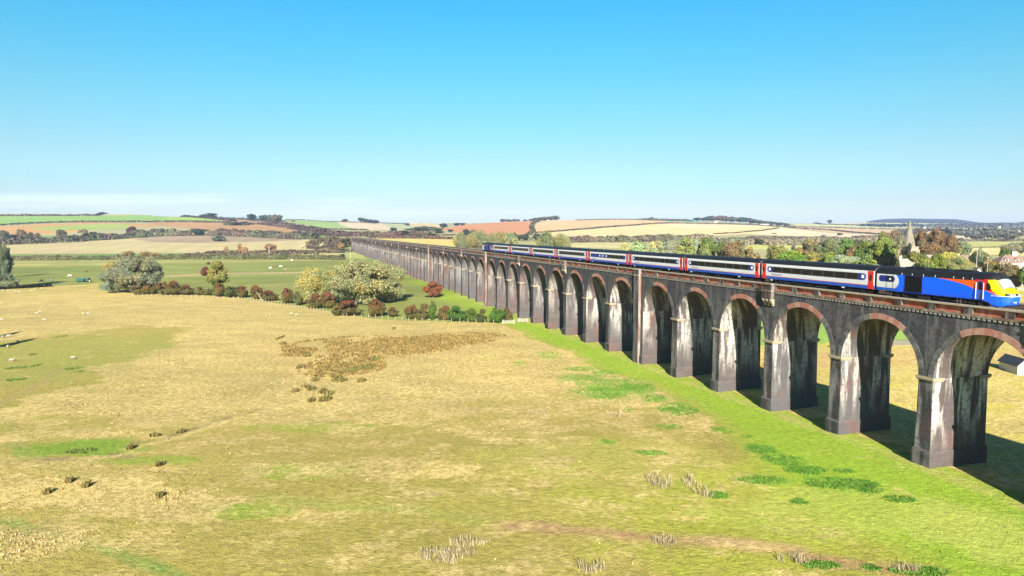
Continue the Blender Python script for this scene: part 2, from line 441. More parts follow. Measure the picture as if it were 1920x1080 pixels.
for n in range(NB0, NB1+1):
    s = s_of(n)
    near_ = max(.22, 1.0 - max(n, 0)*.07)*rr_.uniform(.6, 1.1)
    a = link('arch', ME_ARCH, via, (s, 0, 0)); a.color = (1, 1, 1, min(1, near_))
    link('arch_ring', RINGS[rr_.randrange(4)], a)
    link('dentil_course', ME_DENT, a)
    king = (n - 5) % 9 == 0
    sp = s + L/2 + (KP/2 if king else 0)       # pier on the far side of this arch
    w = PW + (KP if king else 0)
    wx, wy, _ = vw(sp, 0); gz = float(terrain(wx, wy))
    p = link('pier', ME_KP if king else ME_PIER[0], via, (sp, 0, 0)); p.color = (1, 1, 1, min(1, near_))
    q_ = link('plinth', ME_KPL if king else ME_PL, p, (0, 0, gz)); q_.color = (1, 1, 1, near_*.5)
    if not king:
        link('impost', ME_IM, p)
        if n < 22: link('impost', ME_IB, p)
    else:
        link('spandrel_wall', ME_KT, p)
        link('pilaster', ME_PIL[2 if n in (14, 23) else 0 if n == 5 else 1], p)
    if n in nref: link('refuge', ME_REF, a, (L/2, 0, 0))
# parapets: recessed red panels between brown piers, string course and coping
def parapet(dep0, sgn):
    """outer face at local y = dep0; sgn +1 = outer side faces +y"""
    b = MB(); c = MB(); t = MB()
    def yb(a, d): return (min(dep0 + sgn*a, dep0 + sgn*d), max(dep0 + sgn*a, dep0 + sgn*d))
    y0, y1 = yb(-.45, -.18); b.mat(0).box(S0, S1, y0, y1, 18.2, 19.2, skip='t')
    k = 0
    s = S0 + .9
    while s < S1 - 1:
        y0, y1 = yb(-.5, .1); b.mat(1).box(s-.5, s+.5, y0, y1, 18.48, 19.26, skip='b')
        s += L/3 if False else 4.60
    y0, y1 = yb(-.2, -.04); b.mat(2).box(S0, S1, y0, y1, 18.48, 18.66)      # ledge in the panels
    y0, y1 = yb(-.46, .17); c.box(S0, S1, y0, y1, 18.2, 18.48)
    y0, y1 = yb(-.56, .16); t.box(S0, S1, y0, y1, 19.26, 19.43)
    p = link('parapet', b.mesh('parapet', [M['red_brick'], M['brown_brick'], M['red_brick']]), via)
    link('string_course', c.mesh('string_course', [M['string']]), p)
    link('coping', t.mesh('coping', [M['coping']]), p)
parapet(0.0, 1); parapet(-DEP, -1)
b = MB(); b.prism([(-.45,17.9),(-.45,18.45),(-1.1,18.95),(-7.3,18.95),(-7.95,18.45),(-7.95,17.9)], 0, 1)
V = [(0,0,0)]
tb = MB(); prf = [(-.43,17.86),(-.43,18.4),(-1.0,18.93),(-7.4,18.93),(-7.97,18.4),(-7.97,17.86)]
segs = np.linspace(S0, S1, 160)
for i in range(len(segs)-1):
    for j in range(len(prf)-1):
        a, c = prf[j], prf[j+1]
        tb.quad((segs[i],a[0],a[1]),(segs[i],c[0],c[1]),(segs[i+1],c[0],c[1]),(segs[i+1],a[0],a[1]))
link('ballast', tb.mesh('ballast', [M['ballast']], recalc=False), via)
RZ = 19.14
TRK = (2.55, 5.95)                       # track centre lines, metres behind the near face
for dep, nm in zip(TRK, ('railway track on the near side of the viaduct deck, carrying the train', 'empty railway track on the far side of the viaduct deck')):
    tr = empty('railway_track', VORG, VROT, label=nm, cat='track')
    for g in (-.7525, .7525):
        m = MB(); y = -dep + g
        m.box(S0, S1, y-.035, y+.035, RZ-.05, RZ); m.box(S0, S1, y-.012, y+.012, RZ-.13, RZ-.05); m.box(S0, S1, y-.07, y+.07, RZ-.16, RZ-.13)
        link('rail', m.mesh('rail', [M['steel']]), tr)
    m = MB(); s = S0
    while s < S1: m.box(s-.13, s+.13, -dep-1.25, -dep+1.25, 18.9, RZ-.165, skip='b'); s += .72
    o = link('sleepers', m.mesh('sleepers', [M['sleeper']]), tr); o['kind'] = 'stuff'
# ---------------------------------------------------------------- train
def attr_paint(name, attr='paint', rough=.5, spec=.35, dirt=.25):
    t = NT(name); a = t.n('ShaderNodeAttribute', attribute_name=attr).outputs['Color']
    g = t.n('ShaderNodeTexCoord').outputs['Object']; x, y, z = t.sep(g)
    nz = t.noise(t.xyz(t.math('MULTIPLY', x, .6), y, t.math('MULTIPLY', z, 2.0)), 1.5, 5)
    low = t.math('MULTIPLY', t.ramp(z, 1.6, .7), t.ramp(nz, .35, .7))
    c = t.mix(t.math('MULTIPLY', low, dirt), a, (.16,.12,.10))
    f = t.math('MULTIPLY_ADD', nz, .3, .85); c = t.mix(1.0, c, t.xyz(f,f,f), 'MULTIPLY')
    return t.done(c, rough, spec)
M['livery'] = attr_paint('train_paint')
M['glass'] = plain('dark_window_glass', (.008,.009,.012), .12, .3, .1)
M['screen'] = plain('windscreen_glass', (.30,.32,.34), .06, 1.0, .1)
M['under'] = plain('dark_underframe', (.018,.016,.015), .8, .3, .4, 3.0)
M['wheel'] = plain('wheel_steel', (.12,.09,.075), .6, .5, .3, 3.0, .3)
M['rail_white'] = plain('white_handrail', (.8,.8,.78), .4, .5, .05)
M['door_red'] = plain('red_door_paint', (.62,.015,.012), .35, .5, .1)
M['black'] = plain('black_rubber', (.006,.006,.007), .8, .2, .1)
M['grille'] = plain('black_louvre', (.008,.008,.009), .6, .2, .4, 8.0)
M['lamp'] = plain('lamp_lens', (.8,.8,.78), .15, .8, .05)
M['letter'] = plain('blue_lettering', (.03,.07,.3), .5, .4, .05)
SIL, BLU, DBL = (.62,.63,.66), (.0,.115,.95), (.008,.09,.50)
ROOF, BAND, BBL = (.012,.012,.014), (.035,.035,.048), (.01,.025,.20)
def interp(tab, a): xs, ys = zip(*tab); return np.interp(a, xs, ys)
class Prof:
    def __init__(s, T, B, W, Sh, e=2.3): s.T, s.B, s.W, s.S, s.e = T, B, W, Sh, e
    def ring(s, a):
        T, B, W, Sh = (float(interp(k, a)) for k in (s.T, s.B, s.W, s.S))
        P = [(0, B), (W*.45, B), (W*.9, B), (W*.955, B+.04)]
        n = 26
        for i in range(1, n+1):
            f = i/n; P.append((W*(.955 + .045*math.sin(min(f*1.7, 1)*math.pi/2)), B+.04 + (Sh-B-.04)*f))
        m = 16
        for i in range(1, m+1):
            t = math.pi/2*i/m; P.append((W*math.cos(t)**(2/s.e) if i < m else 0.0, Sh + (T-Sh)*math.sin(t)**(2/s.e)))
        return P
    def yside(s, a, z):
        P = s.ring(a)[3:]; zs = [p[1] for p in P]; ys = [p[0] for p in P]
        return float(np.interp(z, zs, ys))
    def ztop(s, a, y):
        T, B, W, Sh = (float(interp(k, a)) for k in (s.T, s.B, s.W, s.S))
        return Sh + (T-Sh)*max(0, 1-(abs(y)/W)**s.e)**(1/s.e)
def body(name, pr, st, paint):
    rings = [pr.ring(a) for a in st]; n = len(rings[0]); V = []; F = []; C = []
    for a, r in zip(st, rings):
        full = r + [(-y, z) for y, z in r[-2:0:-1]]
        V += [(a, y, z) for y, z in full]
    k = 2*n - 2
    for i in range(len(st)-1):
        for j in range(k):
            j2 = (j+1) % k; q = (i*k+j, i*k+j2, (i+1)*k+j2, (i+1)*k+j)
            F.append(q[::-1])
            c = np.mean([V[x] for x in q], 0); C.append((*paint(c[0], abs(c[1]), c[2]), 1))
    for i, rev in ((0, 0), (len(st)-1, 1)):       # end caps as strips
        for j in range(n-1):
            q = [i*k+j, i*k+j+1, i*k+(k-j-1) % k, i*k+(k-j) % k]
            F.append(tuple(q if not rev else q[::-1])); C.append((*(ROOF if i == 0 else paint(st[i], 0, V[q[0]][2])), 1))
    return npmesh(name, V, F, [M['livery']], smooth=False, fcol=C)
def side_patch(name, pr, pts, off, mats, both=(1,-1)):
    """outline (a,z) laid on the body side as a slightly raised panel"""
    out = []
    for sg in both:
        b = MB(); n = len(b.v); c = np.mean(pts, 0)
        b.v.append((c[0], sg*(pr.yside(*c)+off), c[1]))
        b.v += [(a, sg*(pr.yside(a, z)+off), z) for a, z in pts]
        b.v += [(a, sg*(pr.yside(a, z)-.03), z) for a, z in pts]
        k = len(pts)
        for i in range(k):
            j = (i+1) % k; q = (n, n+1+i, n+1+j); w = (n+1+i, n+1+k+i, n+1+k+j, n+1+j)
            b.f.append(q if sg < 0 else q[::-1]); b.m.append(0); b.f.append(w if sg < 0 else w[::-1]); b.m.append(0)
        out.append(b.mesh(name, mats, recalc=False))
    return out
def linkp(name, ms, parent, *a, **k):
    for m in (ms if isinstance(ms, list) else [ms]): link(name, m, parent, *a, **k)
def rrect(a0, a1, z0, z1, r=.1, n=4):
    P = []
    for cx, cz, t0 in ((a1-r, z1-r, 0), (a0+r, z1-r, 90), (a0+r, z0+r, 180), (a1-r, z0+r, 270)):
        for i in range(n+1):
            t = math.radians(t0 + 90*i/n); P.append((cx + r*math.cos(t), cz + r*math.sin(t)))
    return P
def bogie_mesh():
    b = MB()
    for x in (-1.3, 1.3):
        b.mat(1).tube((x,-.95,.457),(x,.95,.457),.08)
        for y in (-.78, .78): b.tube((x,y-.065,.457),(x,y+.065,.457),.457,seg=20)
        b.mat(0)
        for y in (-1.02, 1.02): b.box(x-.2, x+.2, y-.12, y+.12, .3, .66)
    for y in (-1.0, 1.0):
        b.box(-1.75, 1.75, y-.07, y+.07, .58, .78); b.box(-.35, .35, y-.12, y+.12, .32, .6)
        b.tube((-.9,y*1.08,.4),(-.9,y*1.08,.8),.1); b.tube((.9,y*1.08,.4),(.9,y*1.08,.8),.1)
        b.mat(1).box(-1.0, -.8, y*1.12-.02, y*1.12+.02, .5, .85).mat(0)
    b.box(-.2, .2, -.95, .95, .5, .75)
    return b.mesh('bogie', [M['under'], M['wheel']])
ME_BOG = bogie_mesh()
def under_mesh(x0, x1, seed):
    b = MB(); r = random.Random(seed); x = x0
    while x < x1:
        w = r.uniform(.7, 2.2); d = r.uniform(.02, .3)
        b.box(x, min(x+w, x1), -1.22+d, 1.22-d, r.uniform(.28, .5), .84); x += w + r.uniform(.08, .5)
    return b.mesh('underframe', [M['under']])
# coach
CL = 22.75
CP_ = Prof([(0,3.9),(99,3.9)], [(0,.82),(99,.82)], [(0,1.37),(99,1.37)], [(0,3.0),(99,3.0)])
def coach_paint(buffet):
    def f(a, y, z):
        if z > 3.26: return ROOF
        if z < .83 and y < 1.2: return ROOF
        if z < 1.30: return DBL
        if z < 1.36: return (.45,.03,.05)
        if 1.97 < z < 2.83:
            r = .42; e = min(a - 1.42, CL - 1.42 - a); dz = abs(z - 2.4)
            if e > r or (e > 0 and (r-e)**2 + max(0, dz-.01)**2 < r*r):
                if e < 1.35 or (buffet and a < CL and a > 10.5): return BBL
                return BAND
        return SIL
    return f
sta = list(np.arange(0, CL, .12)) + [CL]
ME_COACH = [body('coach', CP_, sta, coach_paint(x)) for x in (0, 1)]
ME_DOOR = [side_patch('door', CP_, rrect(a0, a0+.92, .86, 3.2, .06), .03, [M['door_red']]) for a0 in (.18, CL-1.10)]
ME_DWIN = [side_patch('door_window', CP_, rrect(a0+.3, a0+.62, 1.95, 2.75, .08), .04, [M['glass']]) for a0 in (.18, CL-1.10)]
def win_list(buffet):
    W = []
    for i in range(8):
        a0 = 2.85 + i*2.17
        if buffet and i > 3: continue
        W.append(side_patch('window', CP_, rrect(a0, a0+1.85, 2.06, 2.75, .1), .012, [M['glass']]))
    return W
ME_WIN = [win_list(0), win_list(1)]
ME_SQ = side_patch('notice', CP_, rrect(0, .42, 2.2, 2.62, .05), .02, [M['rail_white']])
ME_CUND = [under_mesh(5.0, CL-5.0, 5), under_mesh(5.0, CL-5.0, 9)]
bb = MB()
for x0, x1 in ((-.34, .0), (CL, CL+.34)): bb.box(x0, x1, -.55, .55, 1.1, 3.3)
for x0, x1 in ((-.5, .0), (CL, CL+.5)): bb.box(x0, x1, -.12, .12, .85, 1.1)
ME_GANG = bb.mesh('gangway', [M['black']])
rb = MB()
for x in np.arange(2.0, CL-1.5, 3.1): rb.box(x, x+.5, -.35, .35, 3.86, 3.95, .03)
ME_RV = rb.mesh('roof_vent', [M['under']])
lb = MB()
for x in (CL-2.6, 5.2): lb.box(x, x+.5, 1.235, 1.275, .66, .8); lb.box(x, x+.5, -1.275, -1.235, .66, .8)
ME_LB = lb.mesh('solebar_label', [M['rail_white']])
def text_mesh(body_, size, mat):
    c = bpy.data.curves.new('lettering', 'FONT'); c.body = body_; c.size = size; c.extrude = .004
    o = bpy.data.objects.new('lettering_tmp', c); COL.objects.link(o)
    dg = bpy.context.evaluated_depsgraph_get(); me = bpy.data.meshes.new_from_object(o.evaluated_get(dg))
    bpy.data.objects.remove(o); me.name = 'lettering'; me.materials.clear(); me.materials.append(mat); return me
ME_TXT = text_mesh('EAST MIDLANDS TRAINS', .2, M['letter'])
TX, TY, _ = vw(0, TRK[0])
train = empty('passenger_train', (TX, TY, RZ), VROT, label='blue white and red passenger train with black roof and yellow nose crossing the viaduct', cat='train')
C0 = 70.15; CPI = 23.3
for i in range(8):
    bf = 1 if i == 3 else 0
    c = link('coach', ME_COACH[bf], train, (C0 + .2 + i*CPI, 0, 0))
    if bf: c['label'] = 'coach with a solid blue panel along half of its window band'
    for w in ME_WIN[bf]: linkp('window', w, c)
    for k in (0, 1): linkp('door', ME_DOOR[k], c); linkp('door_window', ME_DWIN[k], c)
    for x in (3.2, CL-3.2): link('bogie', ME_BOG, c, (x, 0, 0))
    link('underframe', ME_CUND[i % 2], c); link('gangway', ME_GANG, c); link('roof_vent', ME_RV, c); link('solebar_label', ME_LB, c)
    if bf:
        for x in (11.6, 13.6, 15.4): linkp('notice', ME_SQ, c, (x, 0, 0))
    else:
        for x in (1.75, CL-2.2): linkp('notice', ME_SQ, c, (x, 0, 0))
    for sg in (1,):
        t = link('lettering', ME_TXT, c, (CL-2.6, 1.375, 1.55)); t.rotation_euler = (R(90), 0, R(180))
# power car (nose at +x); every mesh of it is squeezed in front of the cab door
def squeeze(me):
    for v in me.vertices:
        if v.co.x > 15.2: v.co.x = 15.2 + (v.co.x - 15.2)*.8
    me.update()
PP = Prof([(0,3.88),(14.6,3.88),(15.2,3.8),(15.7,3.6),(16.1,3.28),(16.5,2.86),(17.0,2.34),(17.5,2.0),(17.8,1.76),(17.92,1.55)],
          [(0,.82),(14.3,.82),(15.1,.66),(15.7,.4),(16.3,.3),(16.9,.32),(17.4,.5),(17.75,.9),(17.92,1.25)],
          [(0,1.37),(14.8,1.37),(15.6,1.34),(16.3,1.26),(17.0,1.1),(17.5,.88),(17.8,.66),(17.92,.5)],
          [(0,2.95),(15,2.95),(15.5,2.85),(16.0,2.5),(16.5,2.1),(17,1.8),(17.5,1.58),(17.92,1.42)])
YEL, RED, ORG = (.95,.68,.0), (.68,.012,.012), (.86,.11,.01)
def pc_paint(a, y, z):
    if a > 17.15 and 1.5 < z < 1.78 and y < .98: return (.015,.015,.015)
    if z > 3.12 and a < 16.2: return ROOF
    ay = float(np.interp(z, [1.5,1.75,2.0,2.3,2.7,3.12], [16.75,16.1,15.75,15.55,15.25,15.12]))
    if z > 1.48 and a > ay: return YEL
    if 1.43 < z <= 1.48 and a > 15.6: return (.7,.6,.45)
    if a > 13.72:
        lo = float(np.interp(a, [13.7,14.9,16.7], [2.02,1.92,1.46]))
        if z > lo: return RED if z > lo + .12 or a < 14.9 else ORG
        return BLU
    if z > 2.96: return ROOF
    if a > 8.6:
        lo = float(np.interp(a, [8.6,10.0,11.5,12.7,13.75], [2.96,2.84,2.62,2.34,2.0]))
        if z > lo: return ORG
    if a < 3.5 and z > 1.3:
        e = 2.55 + .95*math.sqrt(max(0, 1-((z-2.15)/.95)**2)) if abs(z-2.15) < .95 else 2.5
        if a < e:
            if 2.0 < z < 2.78 and .35 < a < 2.9:
                ee = min(a-.35, 2.9-a); r = .38
                if ee > r or (r-ee)**2 + (z-2.39)**2 < r*r: return BBL
            return SIL
    if z < 1.3 and a < 3.2: return DBL
    return BLU
sta = list(np.arange(0, 13.6, .1)) + list(np.arange(13.6, 17.4, .05)) + [17.4,17.45,17.5,17.56,17.62,17.68,17.73,17.78,17.82,17.86,17.89,17.92]
ME_PC = body('power_car', PP, sta, pc_paint)
def louvre(sg0):
    b = MB()
    for sg in (sg0,):
        y = sg*1.375; y2 = sg*1.395
        b.mat(0).box(4.5, 6.85, min(y-.03*sg, y), max(y-.03*sg, y), 1.0, 2.9)
        x = 4.55
        while x < 6.8:
            b.mat(1).box(x, x+.035, min(y, sg*1.41), max(y, sg*1.41), 1.03, 2.87); x += .1
        b.box(5.64, 5.72, min(y, sg*1.42), max(y, sg*1.42), 1.0, 2.9)
        b.box(4.46, 4.52, min(y, sg*1.42), max(y, sg*1.42), .98, 2.94); b.box(6.83, 6.89, min(y, sg*1.42), max(y, sg*1.42), .98, 2.94)
        b.box(4.52, 6.83, min(y, sg*1.42), max(y, sg*1.42), 2.88, 2.94)
    return b.mesh('louvre_grille', [M['black'], M['grille']])
ME_LOU = [louvre(1), louvre(-1)]
def screen_mesh():
    V = []; F = []; A = np.linspace(16.14, 16.98, 7); n = 13
    for a in A:
        w = float(np.interp(a, [16.14, 16.98], [.92, .98]))
        for i in range(n):
            y = -w + 2*w*i/(n-1); V.append((a+.02, y, PP.ztop(a, y)+.015))
    for i in range(len(A)-1):
        for j in range(n-1): F.append((i*n+j, (i+1)*n+j, (i+1)*n+j+1, i*n+j+1))
    return npmesh('windscreen', V, F, [M['screen']], smooth=True)
def screen_frame():
    b = MB(); A = np.linspace(16.08, 17.04, 9)
    for sg in (1, -1):
        for i in range(8):
            w0, w1 = .96, 1.0
            p = (A[i]+.02, sg*w0, PP.ztop(A[i], w0)+.02); q = (A[i+1]+.02, sg*w0, PP.ztop(A[i+1], w0)+.02)
            b.tube(p, q, .035, seg=6)
    for a in (A[0], A[-1]):
        ys = np.linspace(-.96, .96, 11)
        for i in range(10): b.tube((a+.02, ys[i], PP.ztop(a, ys[i])+.02), (a+.02, ys[i+1], PP.ztop(a, ys[i+1])+.02), .035, seg=6)
    b.tube((17.0,-.1,PP.ztop(17.0,.1)+.04),(16.5,.25,PP.ztop(16.5,.25)+.04),.015,seg=5)
    return b.mesh('windscreen_frame', [M['black']])
ME_SCR, ME_SCF = screen_mesh(), screen_frame()
ME_CW = side_patch('cab_window', PP, [(15.0,2.0),(15.45,1.98),(15.6,2.3),(15.42,2.68),(15.2,2.82),(15.02,2.75)], .015, [M['glass']])
ME_CD = side_patch('cab_door', PP, rrect(14.02, 14.58, .95, 2.95, .05), .012, [plain('cab_door_paint', (.05,.09,.28), .4, .5)])
ME_CDW = side_patch('door_window', PP, rrect(14.14, 14.5, 2.0, 2.85, .08), .03, [M['glass']])
ME_GDW = side_patch('guard_door_window', PP, rrect(1.75, 2.5, 2.02, 2.75, .05), .02, [M['glass']])
ME_GDN = side_patch('notice', PP, rrect(2.05, 2.3, 2.25, 2.5, .05), .03, [M['rail_white']])
hb = MB()
for a in (13.86, 14.74):
    for sg in (1, -1):
        y = sg*1.43; hb.tube((a, y, 1.0), (a, y, 2.75), .032, seg=8)
        for z in (1.05, 2.7): hb.tube((a, sg*1.34, z), (a, y, z), .02, seg=6)
ME_HR = hb.mesh('handrail', [M['rail_white']])
gl = MB()
for sg in (1, -1):
    for x in (1.6, 2.62): gl.box(x, x+.03, min(sg*1.36, sg*1.385), max(sg*1.36, sg*1.385), 1.35, 3.0)
ME_GD = gl.mesh('door_frame', [M['black']])
def lamps(sg):
    b = MB()
    for y, r in ((.62, .085), (.44, .085), (.27, .06)):
        a = 17.92 - .0; aa = 17.35 + (0.66-abs(y))*.85
        x = 17.74 if y > .5 else 17.86 if y > .3 else 17.915
        b.tube((x-.06, sg*y, 1.62), (x+.045, sg*y, 1.62), r, seg=12)
    return b.mesh('headlight', [M['lamp']])
ME_LA = [lamps(1), lamps(-1)]
rt = MB(); rt.box(3.6, 6.4, -.6, .6, 3.84, 3.98, .08); rt.box(7.2, 9.6, -.5, .5, 3.84, 3.96, .08); rt.box(10.3, 12.6, -.55, .55, 3.84, 3.97, .08)
for x in (4.4, 5.6): rt.tube((x,0,3.9),(x,0,4.02),.42,seg=16)
ME_RF = rt.mesh('roof_fan', [M['grille']])
tk = MB()
for x in (3.9, 5.4, 7.0, 8.6, 11.0, 12.2, 13.3):
    for sg in (1, -1): tk.box(x, x+.05, min(sg*1.30,sg*1.372), max(sg*1.30,sg*1.372), 2.98, 3.22)
ME_TK = tk.mesh('lifting_bracket', [M['rail_white']])
ME_PUND = under_mesh(4.8, 10.6, 3)
ME_STP = []
for x in (1.9, 11.6):
    for sg in (1, -1):
        sb = MB()
        sb.tube((x, sg*1.33, .25), (x, sg*1.33, .75), .025, seg=6); sb.tube((x+.45, sg*1.33, .25), (x+.45, sg*1.33, .75), .025, seg=6)
        sb.box(x-.02, x+.47, sg*1.33-.04, sg*1.33+.04, .22, .26); ME_STP.append(sb.mesh('footstep', [M['wheel']]))

nb = MB(); nb.box(17.66, 17.80, -.2, .2, .78, .86)
ME_NP = nb.mesh('number_plate', [M['rail_white']])
for m_ in (ME_PC, ME_SCR, ME_SCF, *ME_CW, *ME_LA, ME_NP): squeeze(m_)
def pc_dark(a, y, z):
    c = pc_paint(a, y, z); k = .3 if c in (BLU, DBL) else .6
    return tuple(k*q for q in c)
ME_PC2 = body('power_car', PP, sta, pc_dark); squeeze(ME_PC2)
def power_car(x, rz, label, me=None):
    p = link('power_car', me or ME_PC, train, (x, 0, 0), rz, label=label, scale=(.985, 1, 1))
    for n, m in (('louvre_grille', ME_LOU), ('windscreen', ME_SCR), ('windscreen_frame', ME_SCF), ('cab_window', ME_CW), ('cab_door', ME_CD), ('door_window', ME_CDW),
                 ('door_window', ME_GDW), ('notice', ME_GDN), ('handrail', ME_HR), ('door_frame', ME_GD), ('headlight', ME_LA[0]), ('headlight', ME_LA[1]), ('roof_fan', ME_RF),
                 ('lifting_bracket', ME_TK), ('underframe', ME_PUND), ('footstep', ME_STP), ('number_plate', ME_NP)): linkp(n, m, p)
    for bx in (3.1, 13.3): link('bogie', ME_BOG, p, (bx, 0, 0))
power_car(C0 - .1, math.pi, 'leading power car with bright blue side and yellow nose')
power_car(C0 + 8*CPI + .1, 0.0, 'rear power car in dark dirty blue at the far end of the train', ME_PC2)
# ---------------------------------------------------------------- ground sheet
az = np.concatenate([np.arange(-180, -66, 3.0), np.arange(-66, -40, .4), np.arange(-40, 40, .075), np.arange(40, 66, .4), np.arange(66, 180, 3.0)])
rr = np.concatenate([[.5, 6, 12, 18, 24, 30], np.geomspace(34, 13500, 610)])
A, RR = np.meshgrid(np.radians(az), rr)
GX = (RR*np.sin(A)); GY = (RR*np.cos(A)); GZ = terrain(GX, GY)
def inside(poly, X, Y):
    poly = np.asarray(poly); r = np.zeros(X.shape, bool)
    x0, y0 = poly.min(0); x1, y1 = poly.max(0)
    m = (X >= x0) & (X <= x1) & (Y >= y0) & (Y <= y1)
    x = X[m]; y = Y[m]; c = np.zeros(x.shape, bool); n = len(poly)
    for i in range(n):
        ax, ay = poly[i]; bx, by = poly[(i+1) % n]
        k = (ay > y) != (by > y)
        with np.errstate(divide='ignore', invalid='ignore'):
            c ^= k & (x < (bx-ax)*(y-ay)/(by-ay+1e-12)+ax)
    r[m] = c; return r
def wpoly(pts, step=14):
    """photo outline of a field -> its outline on the terrain, in metres"""
    o = []
    for i in range(len(pts)):
        a, b = np.array(pts[i], float), np.array(pts[(i+1) % len(pts)], float)
        n = max(1, int(abs(b[0]-a[0])/step))
        for k in range(n):
            p = a + (b-a)*k/n; o.append(ground_at(*p))
    return np.array(o)
RGB = np.zeros(GX.shape + (3,)); RGB[:] = (.36,.30,.085)
MSK = np.zeros(GX.shape + (3,))        # r: rough tussocky meadow, g: lush, b: ploughed stripes
PXV = 960 + FPX*GX/np.maximum(GY, 1)
RGB[GY > 420] = (.19,.25,.08)
right = ((GX*CP - GY*SP) > DV + 4)
RGB[right & (GY > 60)] = (.46,.40,.10)
RGB[right & (GY > 420)] = (.36,.33,.16)
RGB[(GY > 1500)] = (.34,.32,.17)
RGB[(GY > 4700)] = (.035,.055,.055)
WX = GX + fbm(GX, GY, 14, N1)*0; 
FIELDS = [
 ([(-600,543),(0,541),(150,534),(190,530),(250,547),(420,556),(560,574),(700,598),(760,601),(945,606),(1000,560),(860,520),(650,483),(420,486),(-600,487)], (.235,.275,.075)),
 ([(-300,505),(60,500),(300,496),(420,493),(640,488),(640,486),(420,487),(-300,488)], (.33,.33,.11)),
 ([(100,512),(220,497),(420,490),(200,500),(60,508)], (.24,.31,.09)),
 ([(300,517),(400,512),(640,509),(650,511),(400,515),(300,520)], (.40,.32,.15)),
 ([(440,560),(460,536),(560,528),(640,530),(620,545),(540,566),(470,566)], (.32,.34,.11)),
 ([(-600,477),(15,477),(420,474),(650,472),(600,455),(588,447),(380,442),(200,449),(0,460),(-600,465)], (.47,.39,.20)),
 ([(250,449),(300,442),(400,441),(590,448),(520,452),(380,456),(290,454)], (.33,.25,.165)),
 ([(430,477),(650,479),(650,474),(430,476)], (.46,.40,.17)),
 ([(650,484),(690,487),(670,470),(640,474)], (.35,.38,.12)),
 ([(-600,445),(0,440),(120,438),(240,424),(282,427),(300,421),(160,417),(0,424),(-600,430)], (.46,.27,.10)),
 ([(50,429),(150,421),(235,420),(250,425),(215,430),(100,432)], (.29,.36,.09)),
 ([(-600,422),(0,421),(40,419),(140,415.5),(240,415),(400,414.5),(420,415),(385,409),(330,404),(0,404),(-600,405)], (.23,.36,.09)),
 ([(300,411),(400,414),(420,415),(385,409),(330,405)], (.30,.40,.09)),
 ([(-600,402),(0,403),(380,403),(380,401),(0,400)], (.46,.42,.24)),
 ([(275,418),(330,416),(420,417),(450,420),(530,423),(570,436),(480,435),(380,431),(300,424)], (.40,.24,.11)),
 ([(392,409),(440,409),(500,415),(520,421),(440,420),(420,415)], (.36,.23,.15)),
 ([(530,413),(610,413),(640,420),(658,428),(610,428),(560,420)], (.27,.37,.13)),
 ([(618,414),(700,415),(725,424),(752,431),(690,431),(655,427)], (.58,.45,.30)),
 ([(700,416),(770,417),(765,424),(800,430),(752,431),(720,422)], (.38,.41,.22)),
 ([(768,417.5),(840,418),(835,427),(770,425)], (.52,.42,.24)),
 ([(695,446),(780,447),(868,448),(868,463),(760,459),(695,450)], (.56,.44,.15)),
 ([(700,444),(868,447),(868,449),(700,447)], (.38,.36,.12)),
 ([(730,438),(850,441),(850,443),(760,441),(730,441)], (.55,.44,.22)),
 ([(822,431),(866,422),(930,417),(998,414),(998,424),(990,442),(900,443),(862,436)], (.50,.24,.11)),
 ([(1002,427),(1008,418),(1050,411),(1240,409),(1300,416),(1130,423),(1005,436)], (.64,.40,.21)),
 ([(1000,437),(1130,426),(1240,418),(1300,417),(1470,426),(1440,438),(1350,441),(1170,446),(1010,445)], (.64,.50,.255)),
 ([(1230,419),(1300,417),(1450,424),(1300,430)], (.70,.53,.32)),
 ([(1215,411),(1300,413),(1310,417),(1240,415)], (.13,.33,.20)),
 ([(1480,423),(1640,428),(1780,430),(1780,438),(1640,439),(1560,436),(1460,425)], (.54,.38,.22)),
 ([(1410,439),(1462,427),(1560,437),(1640,440),(1600,445),(1480,442)], (.68,.52,.34)),
 ([(1480,419),(1640,423),(1700,424),(1700,427),(1640,427),(1490,423)], (.46,.48,.22)),
 ([(1470,416.5),(1640,418),(1640,422),(1500,419)], (.50,.42,.26)),
 ([(1600,417),(1740,419),(1740,423),(1640,422)], (.55,.50,.28)),
 ([(1780,441),(1860,443),(1860,451),(1780,453)], (.45,.44,.24)),
 ([(1785,444),(1850,446),(1840,448),(1785,448)], (.62,.52,.36)),
 ([(1770,453),(2300,452),(2300,463),(1770,464)], (.44,.43,.15)),
 ([(1765,465),(2300,464),(2300,480),(1765,480)], (.64,.51,.22)),
 ([(1385,457),(1510,457),(1500,468),(1385,467)], (.47,.46,.15)),
 ([(1050,453),(1190,455),(1190,466),(1040,462)], (.50,.44,.22)),
 ([(965,442),(1012,444),(1012,456),(960,452)], (.48,.40,.20)),
 ([(960,450),(1012,452),(1012,454),(960,452)], (.25,.25,.1)),
]
for pts, c in FIELDS:
    m = inside(wpoly(pts), GX, GY); RGB[m] = c
    if sum(c) > .95: MSK[m, 2] = 1
nearm = (GY < 420) & ~right
grn = np.zeros(GX.shape, bool); grn = inside(wpoly(FIELDS[0][0]), GX, GY)
mead = nearm & ~grn; MSK[mead, 0] = 1
def rowY(row): return ground_at(960, row)[1]
